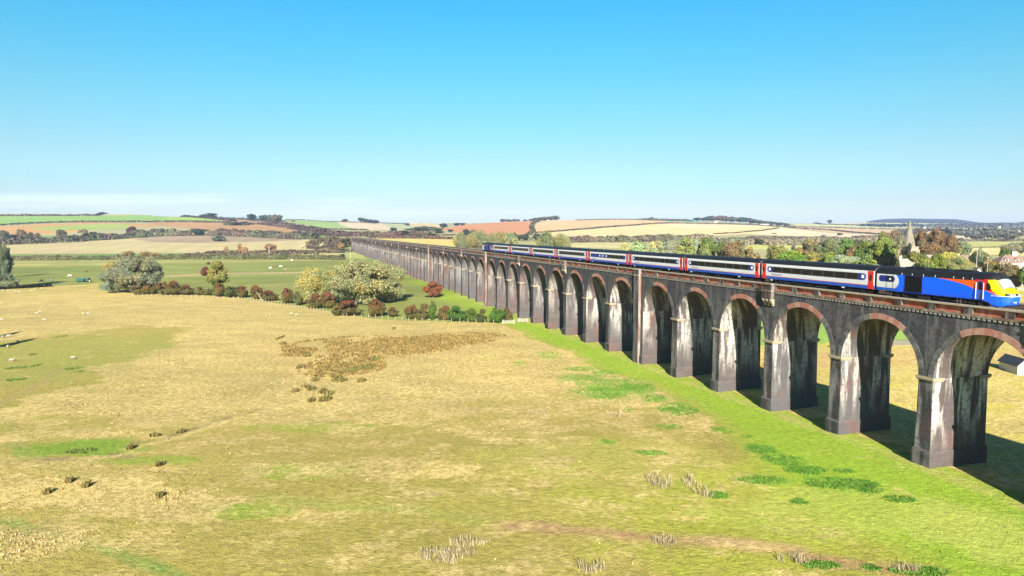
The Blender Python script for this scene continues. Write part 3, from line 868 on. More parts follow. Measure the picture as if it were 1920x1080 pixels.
def blob(px, row, rx, ry, col, k=.85, edge=.5, seed=N2, rot=0.0):
    cx, cy = ground_at(px, row); ax = pxw(rx, cy); ay = (ground_at(px, row-ry)[1] - ground_at(px, row+ry)[1])/2
    dx, dy = GX-cx, GY-cy
    if rot: dx, dy = dx*math.cos(rot)+dy*math.sin(rot), -dx*math.sin(rot)+dy*math.cos(rot)
    d = np.sqrt((dx/ax)**2 + (dy/ay)**2) + fbm(GX, GY, max(ax*.35, 1.2), seed)*edge*.8 + fbm(GX, GY, max(ax*.09, .8), N3)*edge*.5
    w = np.clip((1.15-d)/.35, 0, 1)*k
    w = np.where(right | grn, 0, w) if row < 900 else w
    RGB[:] = RGB*(1-w[..., None]) + np.array(col)*w[..., None]; return w
STRAW, OLIVE, LUSH, RUSH = (.56,.43,.145), (.31,.28,.07), (.24,.36,.035), (.36,.24,.075)
NETB = [(1030,665,24,7),(1088,692,34,5),(1080,708,36,8),(1140,722,62,18),(1130,736,48,11),(1196,728,34,12),(1226,746,26,7),(1272,767,38,12),(1222,849,34,5),(1428,843,26,12),(1468,863,42,10),(1512,882,44,8),(1560,906,56,12),(1622,912,34,13),(1430,900,48,8),(1130,700,30,8),(1160,740,80,14)]
# broad tones of the meadow
COV = np.full(GX.shape, .5)
def cover(px, row, rx, ry, val, k=1.0):
    cx, cy = ground_at(px, row); ax = pxw(rx, cy); ay = (ground_at(px, row-ry)[1] - ground_at(px, row+ry)[1])/2
    d = np.sqrt(((GX-cx)/ax)**2 + ((GY-cy)/ay)**2) + fbm(GX, GY, max(ax*.4, 2), N2)*.35
    w = np.clip((1.25-d)/.5, 0, 1)*k; w = w*w*(3-2*w); COV[:] = COV*(1-w) + val*w
m = mead
cover(960,1000,1400,120,.30); cover(900,850,600,60,.34); cover(300,590,560,60,1.0); cover(880,640,400,55,.95); cover(330,715,270,62,.95); cover(760,700,200,40,.9); cover(1000,690,180,30,.7)
cover(90,660,210,52,.10); cover(20,730,120,40,.06); cover(70,800,120,26,.35); cover(150,840,150,20,.04); cover(300,862,120,12,.1); cover(420,800,150,16,.4)
cover(130,925,180,28,.72); cover(330,950,150,30,.7); cover(120,1010,180,30,.6); cover(560,900,130,24,.2); cover(480,960,70,18,.15); cover(700,880,160,20,.62); cover(980,800,150,14,.6); cover(1130,790,110,14,.5); cover(280,1010,40,30,.6); cover(700,760,240,26,.66)
cover(1500,960,360,70,.22); cover(1830,1010,110,60,.45); cover(1100,930,200,24,.35); cover(1250,700,60,10,.3)
tn = np.clip(.5 + fbm(GX, GY, 60, N3, 3)*.9, 0, 1)[..., None]
RGB[mead] = (np.array((.30,.265,.072))*(1-tn) + np.array((.39,.31,.105))*tn)[mead]
blob(1500,960,420,100,(.31,.34,.045),.7); blob(160,840,130,16,(.17,.29,.035),.85); blob(290,862,120,8,(.22,.30,.045),.7); blob(560,885,100,14,(.25,.34,.05),.7); blob(470,958,90,14,(.22,.32,.045),.7); blob(600,800,120,10,(.25,.32,.05),.6)
blob(90,670,210,50,(.27,.275,.075),.7); blob(960,940,500,30,(.36,.33,.085),.4)
# lush strip along the foot of the viaduct
dep = (GX*CP - GY*SP) - DV; sal = GX*SP + GY*CP
wd = 13 + 5*fbm(sal, dep, 22, N3) + np.clip((95-sal)*.22, 0, 14)
wl = np.clip((dep + wd)/5.5, 0, 1)*np.clip((3 - dep)/2, 0, 1)*(sal < 420)
wl = wl*np.where(grn, .8, 1)
RGB[:] = RGB*(1-.9*wl[...,None]) + np.array(LUSH)*.9*wl[...,None]; MSK[..., 1] = wl
wn = np.clip((dep + 2.2)/1.2, 0, 1)*np.clip((1.5-dep)/1, 0, 1)*np.clip(.6+fbm(GX,GY,3,N2),0,1)
RGB[:] = RGB*(1-.55*wn[...,None]) + np.array((.42,.33,.15))*.55*wn[...,None]
blob(1830,1000,120,60,(.40,.43,.11),.6); blob(1150,860,250,40,(.41,.39,.10),.5); blob(1600,960,260,50,(.37,.41,.09),.6)
for q in NETB: blob(*q, (.13,.27,.035), .65, .8)
# rust coloured rushy hollow
COV[wl > .3] *= .4
for q in ((700,650,180,24),(800,640,130,14),(640,690,90,20),(860,630,90,9),(590,672,40,20)): blob(*q, RUSH, .8, .7)
# worn paths, drains and tracks
def track(pts, w, col, k=.6):
    P = [np.array(ground_at(*p)) for p in pts]
    for a, b in zip(P[:-1], P[1:]):
        d = b - a; l2 = (d**2).sum(); t = np.clip(((GX-a[0])*d[0] + (GY-a[1])*d[1])/l2, 0, 1)
        dd = np.hypot(GX-a[0]-t*d[0], GY-a[1]-t*d[1]) + fbm(GX, GY, 3, N2)*w*.6
        k2 = np.clip(1.3 - dd/w, 0, 1)*k; RGB[:] = RGB*(1-k2[...,None]) + np.array(col)*k2[...,None]
track([(960,985),(1180,1003),(1330,1016),(1480,1030),(1560,1055),(1740,1075)], 1.3, (.36,.22,.13), .8)
track([(1290,1010),(1400,1022),(1500,1028)], 1.0, (.52,.38,.2), .5)
track([(-40,965),(60,992),(120,1003),(200,1030),(300,1068),(400,1100)], .8, (.2,.27,.07), .7)
track([(240,835),(330,815),(420,785),(500,765),(560,750)], .8, (.25,.2,.09), .9); track([(240,842),(330,821),(420,791),(500,771),(570,755)], .8, (.6,.46,.22), .7)
track([(60,560),(50,580),(60,598),(70,610)], .9, (.32,.26,.12), .7)
track([(350,558),(420,572),(470,598),(475,606)], 1.2, (.36,.3,.13), .5)
track([(65,630),(130,620),(180,612)], 1.2, (.24,.27,.08), .6)
track([(-50,700),(60,860),(150,900)], 1.2, (.3,.3,.1), .35)
track([(480,930),(620,950),(760,955),(900,975)], 1.0, (.31,.33,.09), .5)
track([(120,690),(80,720),(0,755)], 1.5, (.34,.26,.13), .4)
track([(210,852),(245,856)], .7, (.25,.17,.12), .8); track([(75,862),(135,860)], .7, (.27,.19,.14), .8)
# ditch bank below the green field
track([(-300,545),(0,541),(60,538),(110,533)], 2.2, (.10,.085,.05), .95)  # dark shadow line of the bank painted into the ground colour
track([(110,533),(190,530),(215,533)], 2.0, (.33,.27,.13), .7)
# behind the arches
mr_ = right & (GY < 420)
RGB[mr_ & (GY > 135+fbm(GX,GY,8)*6) & (GY < 152)] = (.50,.33,.12)
RGB[mr_ & (GY > 164) & (GY < 215)] = (.25,.37,.09)
MSK[mr_, 0] = 1; MSK[mr_ & (GY < 160), 2] = .62
gv = (1 + .28*fbm(GX, GY, 28, N1, 4) + .18*fbm(GX, GY, 120, N2, 2))[..., None]*np.array((1.06,1,1)); RGB[grn] = (RGB*gv)[grn]
COV = np.clip(COV*.95+.05, 0, 1)*(1-.7*wl); MSK[..., 2] = np.where(mead, COV, MSK[..., 2])
F = []
nr, na = GX.shape
idx = np.arange(nr*na).reshape(nr, na); nx = np.roll(idx, -1, 1)
Q = np.stack([idx[:-1], nx[:-1], nx[1:], idx[1:]], -1).reshape(-1, 4)[:, ::-1]
V = np.stack([GX, GY, GZ], -1).reshape(-1, 3)
a1 = np.concatenate([RGB.reshape(-1, 3), np.ones((nr*na, 1))], 1); a2 = np.concatenate([MSK.reshape(-1, 3), np.ones((nr*na, 1))], 1)
def ground_mat():
    t = NT('meadow_and_fields'); c = t.n('ShaderNodeAttribute', attribute_name='tone').outputs['Color']
    k = t.sep(t.n('ShaderNodeAttribute', attribute_name='kind_mask').outputs['Vector'])
    p = t.n('ShaderNodeNewGeometry').outputs['Position']; x, y, z = t.sep(p)
    flat = t.xyz(x, y, 0.0)
    n2 = t.noise(flat, 1.4, 5, .7); n3 = t.noise(t.xyz(t.math('MULTIPLY', x, .8), y, 0.0), 5.5, 4, .7)
    n1 = t.noise(t.xyz(t.math('MULTIPLY', x, .8), t.math('MULTIPLY', y, 1.1), 0.0), .16, 9, .74)
    cv = t.math('MULTIPLY_ADD', k[2], -.36, .67)
    st = t.math('MULTIPLY', t.math('MULTIPLY_ADD', t.math('SUBTRACT', n1, cv), 9.0, .5, clamp=True), k[0])
    tuf = t.noise(t.xyz(t.math('MULTIPLY', x, 1.3), t.math('MULTIPLY', y, .75), 2.0), 1.1, 5, .72)
    straw = t.mix(t.ramp(tuf, .36, .64), (.38,.29,.11), (.66,.50,.25))
    sv = t.noise(t.xyz(t.math('MULTIPLY', x, .7), t.math('MULTIPLY', y, 1.2), 7.0), .11, 6, .65); sf0 = t.math('MULTIPLY_ADD', sv, 1.1, .45); straw = t.mix(1.0, straw, t.xyz(sf0, sf0, t.math('MULTIPLY_ADD', sv, .9, .58)), 'MULTIPLY')
    gf = t.math('MULTIPLY_ADD', tuf, 1.0, .5); gcol = t.mix(k[0], c, t.mix(1.0, c, t.xyz(gf, gf, gf), 'MULTIPLY'))
    c1 = t.mix(t.math('MULTIPLY', st, .88), gcol, t.mix(.2, straw, c))
    br = t.math('MULTIPLY', t.ramp(t.noise(flat, .9, 5, .75, t.math('MULTIPLY', 1.0, 4.4)), .64, .76), .5)
    c1 = t.mix(t.math('MULTIPLY', br, k[0]), c1, (.24,.17,.08))
    f = t.math('ADD', t.math('MULTIPLY_ADD', n3, .5, .75), t.math('MULTIPLY_ADD', n2, .5, -.25))
    c1 = t.mix(1.0, c1, t.xyz(f, f, f), 'MULTIPLY')
    c1 = t.mix(k[0], c1, t.mix(1.0, c1, (1.15,1.14,1.0), 'MULTIPLY'))
    # drill lines in the stubble
    sw = t.math('SINE', t.math('MULTIPLY', t.math('ADD', t.math('MULTIPLY', x, .9), t.math('MULTIPLY', y, .25)), .16))
    big = t.noise(flat, .006, 4, .6); sf = t.math('MULTIPLY_ADD', t.math('MULTIPLY', sw, t.math('MULTIPLY', k[2], t.math('SUBTRACT', 1.0, k[0]))), .04, 1.0)
    sf = t.math('MULTIPLY', sf, t.math('MULTIPLY_ADD', big, .5, .75))
    c1 = t.mix(1.0, c1, t.xyz(sf, sf, sf), 'MULTIPLY')
    h = t.math('ADD', t.math('MULTIPLY', n2, 1.0), t.math('MULTIPLY', n3, .45))
    bp = t.n('ShaderNodeBump'); t.l(h, bp.inputs['Height']); bp.inputs['Strength'].default_value = .9; bp.inputs['Distance'].default_value = .35
    return t.done(c1, .95, .08, normal=bp.outputs[0])
M['ground'] = ground_mat()
me = npmesh('ground', V, Q, [M['ground']], smooth=True, attrs={'tone': a1, 'kind_mask': a2})
link('ground', me, kind='structure')

# ---------------------------------------------------------------- leaves and grass
def leaf_mat(name, trans=.25):
    t = NT(name); oi = t.n('ShaderNodeObjectInfo'); c = oi.outputs['Color']; red = t.math('SUBTRACT', 1.0, oi.outputs['Alpha'])
    a = t.sep(t.n('ShaderNodeAttribute', attribute_name='leafvar').outputs['Vector'])
    f = t.math('MULTIPLY_ADD', a[0], .7, .65); c = t.mix(1.0, c, t.xyz(f, f, f), 'MULTIPLY')
    warm = t.mix(1.0, c, (1.22,1.05,.75), 'MULTIPLY'); cool = t.mix(1.0, c, (.72,.85,.85), 'MULTIPLY')
    c = t.mix(t.ramp(a[1], .55, .95), c, warm); c = t.mix(t.ramp(a[1], .4, .0), c, cool)
    rm = t.math('MULTIPLY', t.math('MULTIPLY', red, t.ramp(t.math('ADD', a[2], t.math('MULTIPLY_ADD', a[0], .7, -.35)), .42, 1.0)), 1.3, clamp=True)
    c = t.mix(1.0, t.mix(rm, c, (.22,.075,.05)), (ALB, ALB, ALB), 'MULTIPLY')
    d = t.n('ShaderNodeBsdfDiffuse'); t.l(c, d.inputs[0]); tr = t.n('ShaderNodeBsdfTranslucent'); t.l(c, tr.inputs[0])
    m = t.n('ShaderNodeMixShader'); m.inputs[0].default_value = trans; t.l(d.outputs[0], m.inputs[1]); t.l(tr.outputs[0], m.inputs[2])
    t.l(m.outputs[0], t.out.inputs['Surface']); return t.m
M['leaf'] = leaf_mat('foliage')
M['bark'] = plain('grey_brown_bark', (.12,.09,.065), .9, .1, .35, 5.0)
def vert_mat(name, attr):
    t = NT(name); c = t.mix(1.0, t.n('ShaderNodeAttribute', attribute_name=attr).outputs['Color'], (ALB, ALB, ALB), 'MULTIPLY')
    d = t.n('ShaderNodeBsdfDiffuse'); t.l(c, d.inputs[0]); tr = t.n('ShaderNodeBsdfTranslucent'); t.l(c, tr.inputs[0])
    m = t.n('ShaderNodeMixShader'); m.inputs[0].default_value = .2; t.l(d.outputs[0], m.inputs[1]); t.l(tr.outputs[0], m.inputs[2])
    t.l(m.outputs[0], t.out.inputs['Surface']); return t.m
M['tuft'] = vert_mat('grass_blades', 'blade')
def unitrand(n, rng):
    v = rng.normal(size=(n, 3)); return v/np.linalg.norm(v, axis=1, keepdims=True)
def leafcards(P, Nn, size, rng, aspect=1.5, jit=.7, droop=0.0):
    n = len(P); N_ = Nn + unitrand(n, rng)*jit; N_ /= np.linalg.norm(N_, axis=1, keepdims=True)
    T = unitrand(n, rng); T[:, 2] -= droop*2; T -= (T*N_).sum(1, keepdims=True)*N_; T /= np.linalg.norm(T, axis=1, keepdims=True) + 1e-9
    B = np.cross(N_, T); s = (size*rng.uniform(.6, 1.3, n))[:, None] if np.isscalar(size) else size[:, None]
    a, b = T*s*aspect*.5, B*s*.5
    V = np.stack([P-a, P-b, P+a*.9+N_*s*.1, P+b], 1).reshape(-1, 3)      # kite shaped leaf clump
    return V, np.arange(n*4).reshape(n, 4)
def crown(kind, seed, n, ls):
    rng = np.random.default_rng(seed)
    spec = {'round': (46, .60, (.36,.36,.32), (.05,.17), 0), 'wide': (48, .55, (.42,.42,.30), (.045,.16), 0), 'willow': (70, .50, (.42,.42,.36), (.035,.14), .5),
            'bush': (26, .45, (.38,.38,.34), (.06,.19), 0), 'tall': (36, .55, (.29,.29,.40), (.05,.15), 0), 'sparse': (30, .62, (.38,.38,.30), (.05,.10), 0)}[kind]
    k, cz, rad, (r0, r1), droop = spec
    C = unitrand(k, rng)*np.array(rad)*rng.uniform(.35, 1.0, (k, 1))**.6
    C[:, 2] = np.where(C[:, 2] < 0, C[:, 2]*1.0, C[:, 2])
    C += (0, 0, cz); rr_ = rng.uniform(r0, r1, k)
    if kind in ('bush',): C[:, 2] = np.clip(C[:, 2], rr_*.5, 1)
    lob = rng.choice(k, n*2, p=rr_**2/np.sum(rr_**2)); D = unitrand(n*2, rng)
    sh = rng.uniform(.6, 1.22, n*2); P = C[lob] + D*(rr_[lob]*sh)[:, None]*np.array((1, 1, .85 if droop == 0 else 1.1))
    dist = np.linalg.norm(P[:, None] - C[None], axis=2)/rr_[None]; keep = (dist < .58).sum(1) == 0
    keep &= P[:, 2] > .02
    P, D, lob = P[keep][:n], D[keep][:n], lob[keep][:n]
    # keep within the unit box so that sizes stay as given
    lo, hi = P.min(0), P.max(0); P[:, :2] = (P[:, :2] - (lo[:2]+hi[:2])/2)/(hi[:2]-lo[:2]); zb = {'bush': 0.0, 'willow': .03, 'wide': .12}.get(kind, .14)
    P[:, 2] = zb + (P[:, 2]-lo[2])/(hi[2]-lo[2])*(1-zb)
    V, F = leafcards(P, D, ls, rng, 1.6, .85, droop)
    lr = rng.random(k); att = np.stack([rng.random(len(P)), lr[lob], P[:, 2], np.ones(len(P))], 1)
    return npmesh('crown', V, F, [M['leaf']], attrs={'leafvar': np.repeat(att, 4, 0)})
CR = {'round': [crown('round', s, 8500, .038) for s in (1,2,3)], 'wide': [crown('wide', s, 12000, .03) for s in (4,5)],
      'willow': [crown('willow', s, 28000, .0185) for s in (6,7,8)], 'bush': [crown('bush', s, 6000, .045) for s in (9,10,11)],
      'tall': [crown('tall', s, 9000, .035) for s in (12,13)], 'sparse': [crown('sparse', s, 2600, .04) for s in (14,15)]}
CRF = {'round': [crown('round', s, 900, .12) for s in (21,22)], 'bush': [crown('bush', s, 700, .14) for s in (23,24)]}
def trunk_mesh(seed, sparse=False):
    r = random.Random(seed); b = MB()
    b.tube((0,0,-.04), (.01,0,.1), .035, .026, 8); b.tube((.01,0,.1), (0,.01,.42), .026, .02, 8); b.tube((0,.01,.42), (.01,0,.75), .02, .006, 7)
    for i in range(9):
        a = i*2.4 + r.random(); z = .16 + .05*i; l = r.uniform(.2, .36)
        p = (0, .0, z); q = (l*math.cos(a)*.6, l*math.sin(a)*.6, z + l*.45); e = (l*math.cos(a), l*math.sin(a), z + l*.85)
        b.tube(p, q, .013, .009, 5); b.tube(q, e, .009, .003, 5)
    return b.mesh('trunk', [M['bark']], smooth=True)
TR = [trunk_mesh(s) for s in (1,2)]
_tr = random.Random(5)
NTREE = [0]
def tree(label, px, top, w, Y=None, base=None, kind='round', col=(.1,.14,.05), red=0.0, group=None, far=False, name='tree', cat=None, hx=1.0, trunk=True, zmin=None):
    if Y is None: X, Y = ground_at(px, base); z = float(terrain(X, Y))
    else: X, Y, z = at_depth(px, Y)
    zt = CH - Y*slope(top); h = max((zt - z)*1.04, 1.0); W = pxw(w, Y)*hx*1.06
    o = empty(name, (X, Y, z), _tr.uniform(0, 6.28), label=label, cat=cat or name.replace('_', ' '), group=group)
    lib = CRF if far else CR
    me = _tr.choice(lib.get(kind) or lib['round'])
    c = link('crown', me, o, scale=(W, W, h)); col = _S(col); j = _tr.uniform(.9, 1.1)
    c.color = (col[0]*j, col[1]*j, col[2]*j, 1-red)
    if trunk: link('trunk', _tr.choice(TR), o, scale=(min(W, h)*.95, min(W, h)*.95, h))
    NTREE[0] += 1
    return o
_S = lambda c, k=.86: tuple(k*x + (1-k)*(.3*c[0]+.55*c[1]+.15*c[2]) for x in c)
GRN, DKG, OLV, BRN, RUS, YLG, YEL_, PAL, SIL_, MAU = (.085,.17,.03), (.05,.085,.035), (.15,.17,.06), (.19,.105,.045), (.24,.11,.04), (.22,.26,.04), (.38,.27,.05), (.42,.40,.21), (.27,.285,.17), (.15,.085,.08)
G1 = 'trees and bushes around the near meadow'
tree('huge grey green willow with bulging crown, left part of the clump before the viaduct', 668, 489, 118, base=572, kind='willow', col=(.36,.345,.145), name='willow_tree', cat='tree')
tree('huge grey green willow with thick pale trunk, right part of the clump', 722, 488, 78, base=567, kind='willow', col=(.36,.345,.145), name='willow_tree', cat='tree')
tree('yellowish bushy willow leaning out of the left side of the great willow clump', 596, 502, 76, base=571, kind='willow', col=(.34,.33,.11), name='willow_tree', cat='tree')
tree('silvery grey willow with drooping sides standing alone at the left end of the red hedge', 252, 481, 96, base=550, kind='willow', col=SIL_, name='willow_tree', cat='tree')
tree('low silvery willow shoulder spreading left from the lone silver willow', 222, 504, 66, base=549, kind='willow', col=(.24,.29,.19), name='willow_tree', cat='tree')
tree('small golden tree half hidden behind the silver willow', 212, 491, 34, Y=430, kind='round', col=(.40,.31,.09))
tree('yellow green upright tree growing out of the red hedge', 407, 491, 40, base=548, kind='tall', col=(.22,.23,.045), red=.15)
tree('low round dark red bush left of the yellow green upright tree', 384, 500, 17, base=517, kind='bush', col=(.16,.06,.04), name='bush', trunk=False)
tree('small round rust red tree standing alone on grass near the piers', 812, 528, 34, base=558, kind='wide', col=(.30,.105,.05), name='red_leaved_tree', cat='tree')
tree('tall grey green tree cut by the left edge of the picture', -4, 452, 44, base=541, kind='willow', col=(.17,.21,.13), name='willow_tree', cat='tree')
tree('dark leaning bough crown beside the tree at the left edge', 16, 466, 18, base=520, kind='sparse', col=(.07,.08,.05))
tree('low grey green bush at the foot of the tree at the left edge', 20, 512, 30, base=541, kind='bush', col=(.22,.26,.14), name='bush', trunk=False)
# hedge bushes between the dry meadow and the green field, one by one from the silver willow to the gate
HB = [(258,527,552,30,.9,'rusty red hawthorn bush touching the silver willow'),(283,529,552,28,.8,'red brown hawthorn bush, second right of the silver willow'),(308,528,553,30,.7,'reddish bush with green foot, third right of the silver willow'),
 (330,527,553,30,.8,'tall domed reddish bush, fourth right of the silver willow'),(352,534,553,26,.9,'dark red bush, fifth right of the silver willow'),(376,538,553,20,.4,'thin brown bush just left of the yellow green tree'),(391,541,554,16,.2,'scruffy low green bush at the foot of the yellow green tree'),
 (413,531,556,26,.6,'brownish bush right at the trunk of the yellow green tree'),(434,537,557,28,.3,'dark green bush right of the yellow green tree'),(455,536,558,24,1,'red domed bush ending the left stretch of hedge'),
 (482,535,561,24,.8,'tall rust bush left of the bare pale branch'),(507,545,564,32,1,'low red bush right of the bare pale branch'),(540,540,569,24,.9,'red topped bush with dark green foot, alone before the pale weeds'),
 (560,546,572,20,.2,'thin green brown bush between two red topped bushes'),(588,551,578,30,.8,'brown red bush left of the fiery red bush'),(616,547,578,30,1,'fiery red bush in front of the great willow'),
 (652,563,591,56,1,'broad brown red hawthorn mound in front of the great willow'),(708,562,593,36,.9,'red crowned bush with green belly below the willow trunk'),(738,576,594,22,.7,'thin orange weedy bush right of the willow clump'),
 (771,572,598,28,.9,'reddish bush at the left of the long hedge before the piers'),(793,570,599,28,.5,'half red half green bush in the long hedge before the piers'),(811,564,600,14,.1,'slim green bush poking above the long hedge'),
 (833,574,600,26,.7,'reddish green bush right of the slim green one'),(858,574,602,32,0,'bright green bush near the right end of the long hedge'),(882,579,603,26,.1,'green bush right of the bright green one'),
 (903,580,604,22,.3,'small green bush with brown top near the gate'),(932,578,605,28,0,'bright green bush nearest the gate'),(952,578,602,22,.6,'brown weedy bush beside the first gate post')]
for i, (px, top, base, w, red, lb) in enumerate(HB):
    c = {0: (.075,.17,.03), .1: (.08,.15,.03), .2: (.12,.14,.05), .3: (.08,.12,.035)}.get(red, (.15,.14,.045))
    tree(lb, px, top, w, base=base, kind='bush', col=c, red=min(red, .95)*.8, group='hedge bushes along the wire fence', name='hedge_bush', cat='bush', trunk=False, hx=1.0)
# middle distance left
for px, top, base, w, c, k, lb in [(450,457,476,9,(.40,.26,.10),'tall','slim golden sapling left of the dark strip hedge'),(459,463,477,12,(.38,.25,.11),'round','small tan tree right of the slim golden sapling'),
  (508,457,473,18,(.34,.18,.08),'wide','small orange tree on a thin white trunk above the strip hedge'),(413,441,452,24,(.20,.22,.13),'bush','grey green bush on the edge of the mauve field'),
  (425,462,478,9,(.4,.28,.13),'sparse','faint bare sapling in the tan field'),(240,471,484,20,(.30,.24,.09),'round','ochre small tree growing on the long hedge behind the silver willow'),(275,472,484,22,(.33,.25,.09),'round','yellow brown tree on the long hedge, right of the ochre one'),
  (292,474,484,18,(.36,.26,.09),'round','golden tree on the long hedge, rightmost of three'),(590,477,485,9,(.09,.12,.05),'bush','dark bush on the hedge right of the grazing cattle'),(641,476,486,10,(.07,.11,.05),'tall','small dark conical bush on the hedge near the end of the arches'),
  (390,491,496,7,(.12,.12,.05),'bush','tiny bush behind the yellow green tree'),(640,455,470,12,(.35,.21,.09),'round','small orange tree below the brown thicket at the viaduct end'),(412,435,441,8,(.15,.17,.07),'bush','small green bush on the mauve belt'),
  (372,429,442,22,(.06,.09,.06),'round','dark round tree in the mauve tree belt'),(493,435,443,10,(.07,.1,.05),'bush','small dark green bush in the right part of the mauve belt'),(527,436,444,9,(.08,.11,.06),'bush','second small dark bush right in the mauve belt'),
  (570,436,447,12,(.15,.17,.06),'round','olive tree in the belt near the brown thicket'),(41,430,456,16,(.24,.18,.10),'round','pale brown tree standing over the left belt'),(8,432,456,16,(.12,.13,.07),'round','olive tree at the left edge of the belt'),
  (20,440,458,20,(.05,.07,.05),'round','very dark tree at the left edge of the belt'),(58,436,454,16,(.10,.12,.06),'round','dark green tree in the left belt'),(70,437,454,12,(.22,.15,.10),'round','mauve brown tree in the left belt'),
  (116,431,452,18,(.15,.14,.07),'round','olive brown domed tree in the left belt'),(157,430,450,14,(.24,.19,.12),'sparse','bare brown tree above the belt'),(140,440,453,14,(.09,.11,.08),'round','grey green tree low in the belt'),
  (247,425,445,18,(.13,.06,.07),'round','plum coloured dome in the middle of the belt')]:
    tree(lb, px, top, w, base=base, kind=k, col=c, trunk=k != 'bush', name='bush' if k == 'bush' else 'tree', hx=1.1)
# skyline and far trees
for px, top, Y, w, c, lb, k in [(391,400,2350,26,(.05,.07,.05),'dark domed thicket on the left skyline','bush'),(472,401.5,2200,14,(.045,.075,.06),'dark round tree on the left skyline','round'),(495,403,2200,14,(.09,.13,.09),'pale green tree right of the dark skyline tree','round'),
  (508,403,2200,12,(.10,.13,.09),'second pale skyline tree','round'),(519,402.5,2150,16,(.17,.15,.08),'brownish skyline tree above the plum hedge','round'),(550,413,2400,6,(.07,.09,.06),'tiny lone tree above the pale green hill field','round'),
  (646,411,2750,10,(.06,.08,.06),'small tree on the skyline above the pale stubble','bush'),(677,408,2750,9,(.05,.075,.07),'taller of the dark trees at the top of the pale stubble','round'),(685,410,2750,10,(.06,.08,.07),'dark skyline tree, second in the row above the pale stubble','round'),
  (694,411.5,2700,12,(.06,.08,.07),'dark skyline tree, third in the row above the pale stubble','round'),(703,412.5,2650,12,(.06,.08,.07),'dark skyline tree, last in the row above the pale stubble','round'),
  (762,418,2400,9,(.13,.15,.12),'pale round tree in the pale green field','round'),(831,419,2000,12,(.05,.08,.065),'dark round tree above the upper corner of the red field','round'),(857,418,2300,10,(.05,.08,.07),'left of two dark trees over the red field','round'),
  (868,418,2300,8,(.05,.08,.07),'right of two dark trees over the red field','round'),(845,430,1600,9,(.06,.09,.06),'small dark tree at the foot of the red field','round'),(875,430,1300,13,(.05,.08,.05),'dark round tree before the red field, the larger','round'),
  (888,431,1350,9,(.055,.085,.055),'dark round tree before the red field, the smaller','round'),(824,432,1500,14,(.055,.085,.05),'dark low tree right of the green copse','bush'),(810,436,1150,14,(.05,.09,.04),'dark green bush on the purple hedge behind the viaduct','bush'),
  (738,427,1700,10,(.06,.08,.06),'dark bush above the purple thicket','bush'),(796,424.5,1700,34,(.15,.19,.11),'grey green copse tree, middle','round'),(775,428,1700,26,(.13,.17,.10),'grey green copse tree, left','round'),(815,427,1650,24,(.16,.19,.10),'grey green copse tree, right','round'),
  (1008,437.5,1150,13,(.06,.09,.07),'dark round tree at the foot of the pale stubble hill','round'),(985,439,1150,12,(.07,.10,.07),'dark tree left of the narrow lane','round'),(973,440,1150,12,(.06,.08,.07),'blue green tree below the red field','round'),(962,437,1050,14,(.11,.14,.08),'olive tree right of the big willows','round'),
  (1556,412,4200,7,(.08,.10,.09),'blue grey tree on the far right plateau','round'),(1222,407,3000,6,(.1,.12,.1),'tiny tree on the middle skyline','round'),(1545,441,1700,9,(.08,.09,.09),'bluish tree among pale fields right of centre','round'),(1452,437,1800,9,(.08,.09,.09),'bluish tree in the mauve hedge right of centre','round'),(1575,437,1800,9,(.1,.11,.1),'second bluish tree further right in the mauve hedge','round')]:
    tree(lb, px, top, w, Y=Y, kind=k, col=c, far=True, hx=1.15, trunk=k == 'round')
for i, px in enumerate([942,951,957,964,972,985,995]):
    tree('bare brown tree in the row on the skyline over the red field', px, 410.5 + (i % 3)*.6, 9 if i != 4 else 7, Y=2650, col=(.16,.12,.10), far=True, group='skyline trees over the red field')
for i, (px, top, w) in enumerate([(1003,408.5,12),(1012,407.5,13),(1022,406.5,14),(1032,405.5,14),(1042,404.8,14)]):
    tree('grey brown tree in the rising clump on the central skyline', px, top, w, Y=2650, col=(.14,.13,.10), far=True, group='clump of trees on the central skyline')
WD = [(1306,408,12,(.05,.11,.09)),(1316,408.5,12,(.10,.12,.08)),(1326,406,14,(.06,.11,.09)),(1337,405,16,(.15,.12,.09)),(1350,404.5,16,(.15,.12,.09)),(1362,405.5,16,(.14,.12,.09)),(1375,406.5,16,(.13,.13,.09)),(1388,407.5,16,(.06,.11,.09)),(1400,408,16,(.06,.11,.09)),(1412,411,14,(.12,.12,.08)),(1424,413,14,(.12,.12,.09)),(1436,414.5,14,(.11,.12,.09)),(1448,415.5,14,(.12,.12,.09)),(1462,417,12,(.12,.12,.09)),(1475,418.5,10,(.12,.12,.09))]
for i, (px, top, w, c) in enumerate(WD):
    tree('tree of the hilltop wood with a pink farmhouse, '+('dark green' if c[0] < .1 else 'brownish')+' crown', px, top, w*1.15, Y=2850 if i < 9 else 2700, col=c, far=True, group='hilltop wood behind the train')
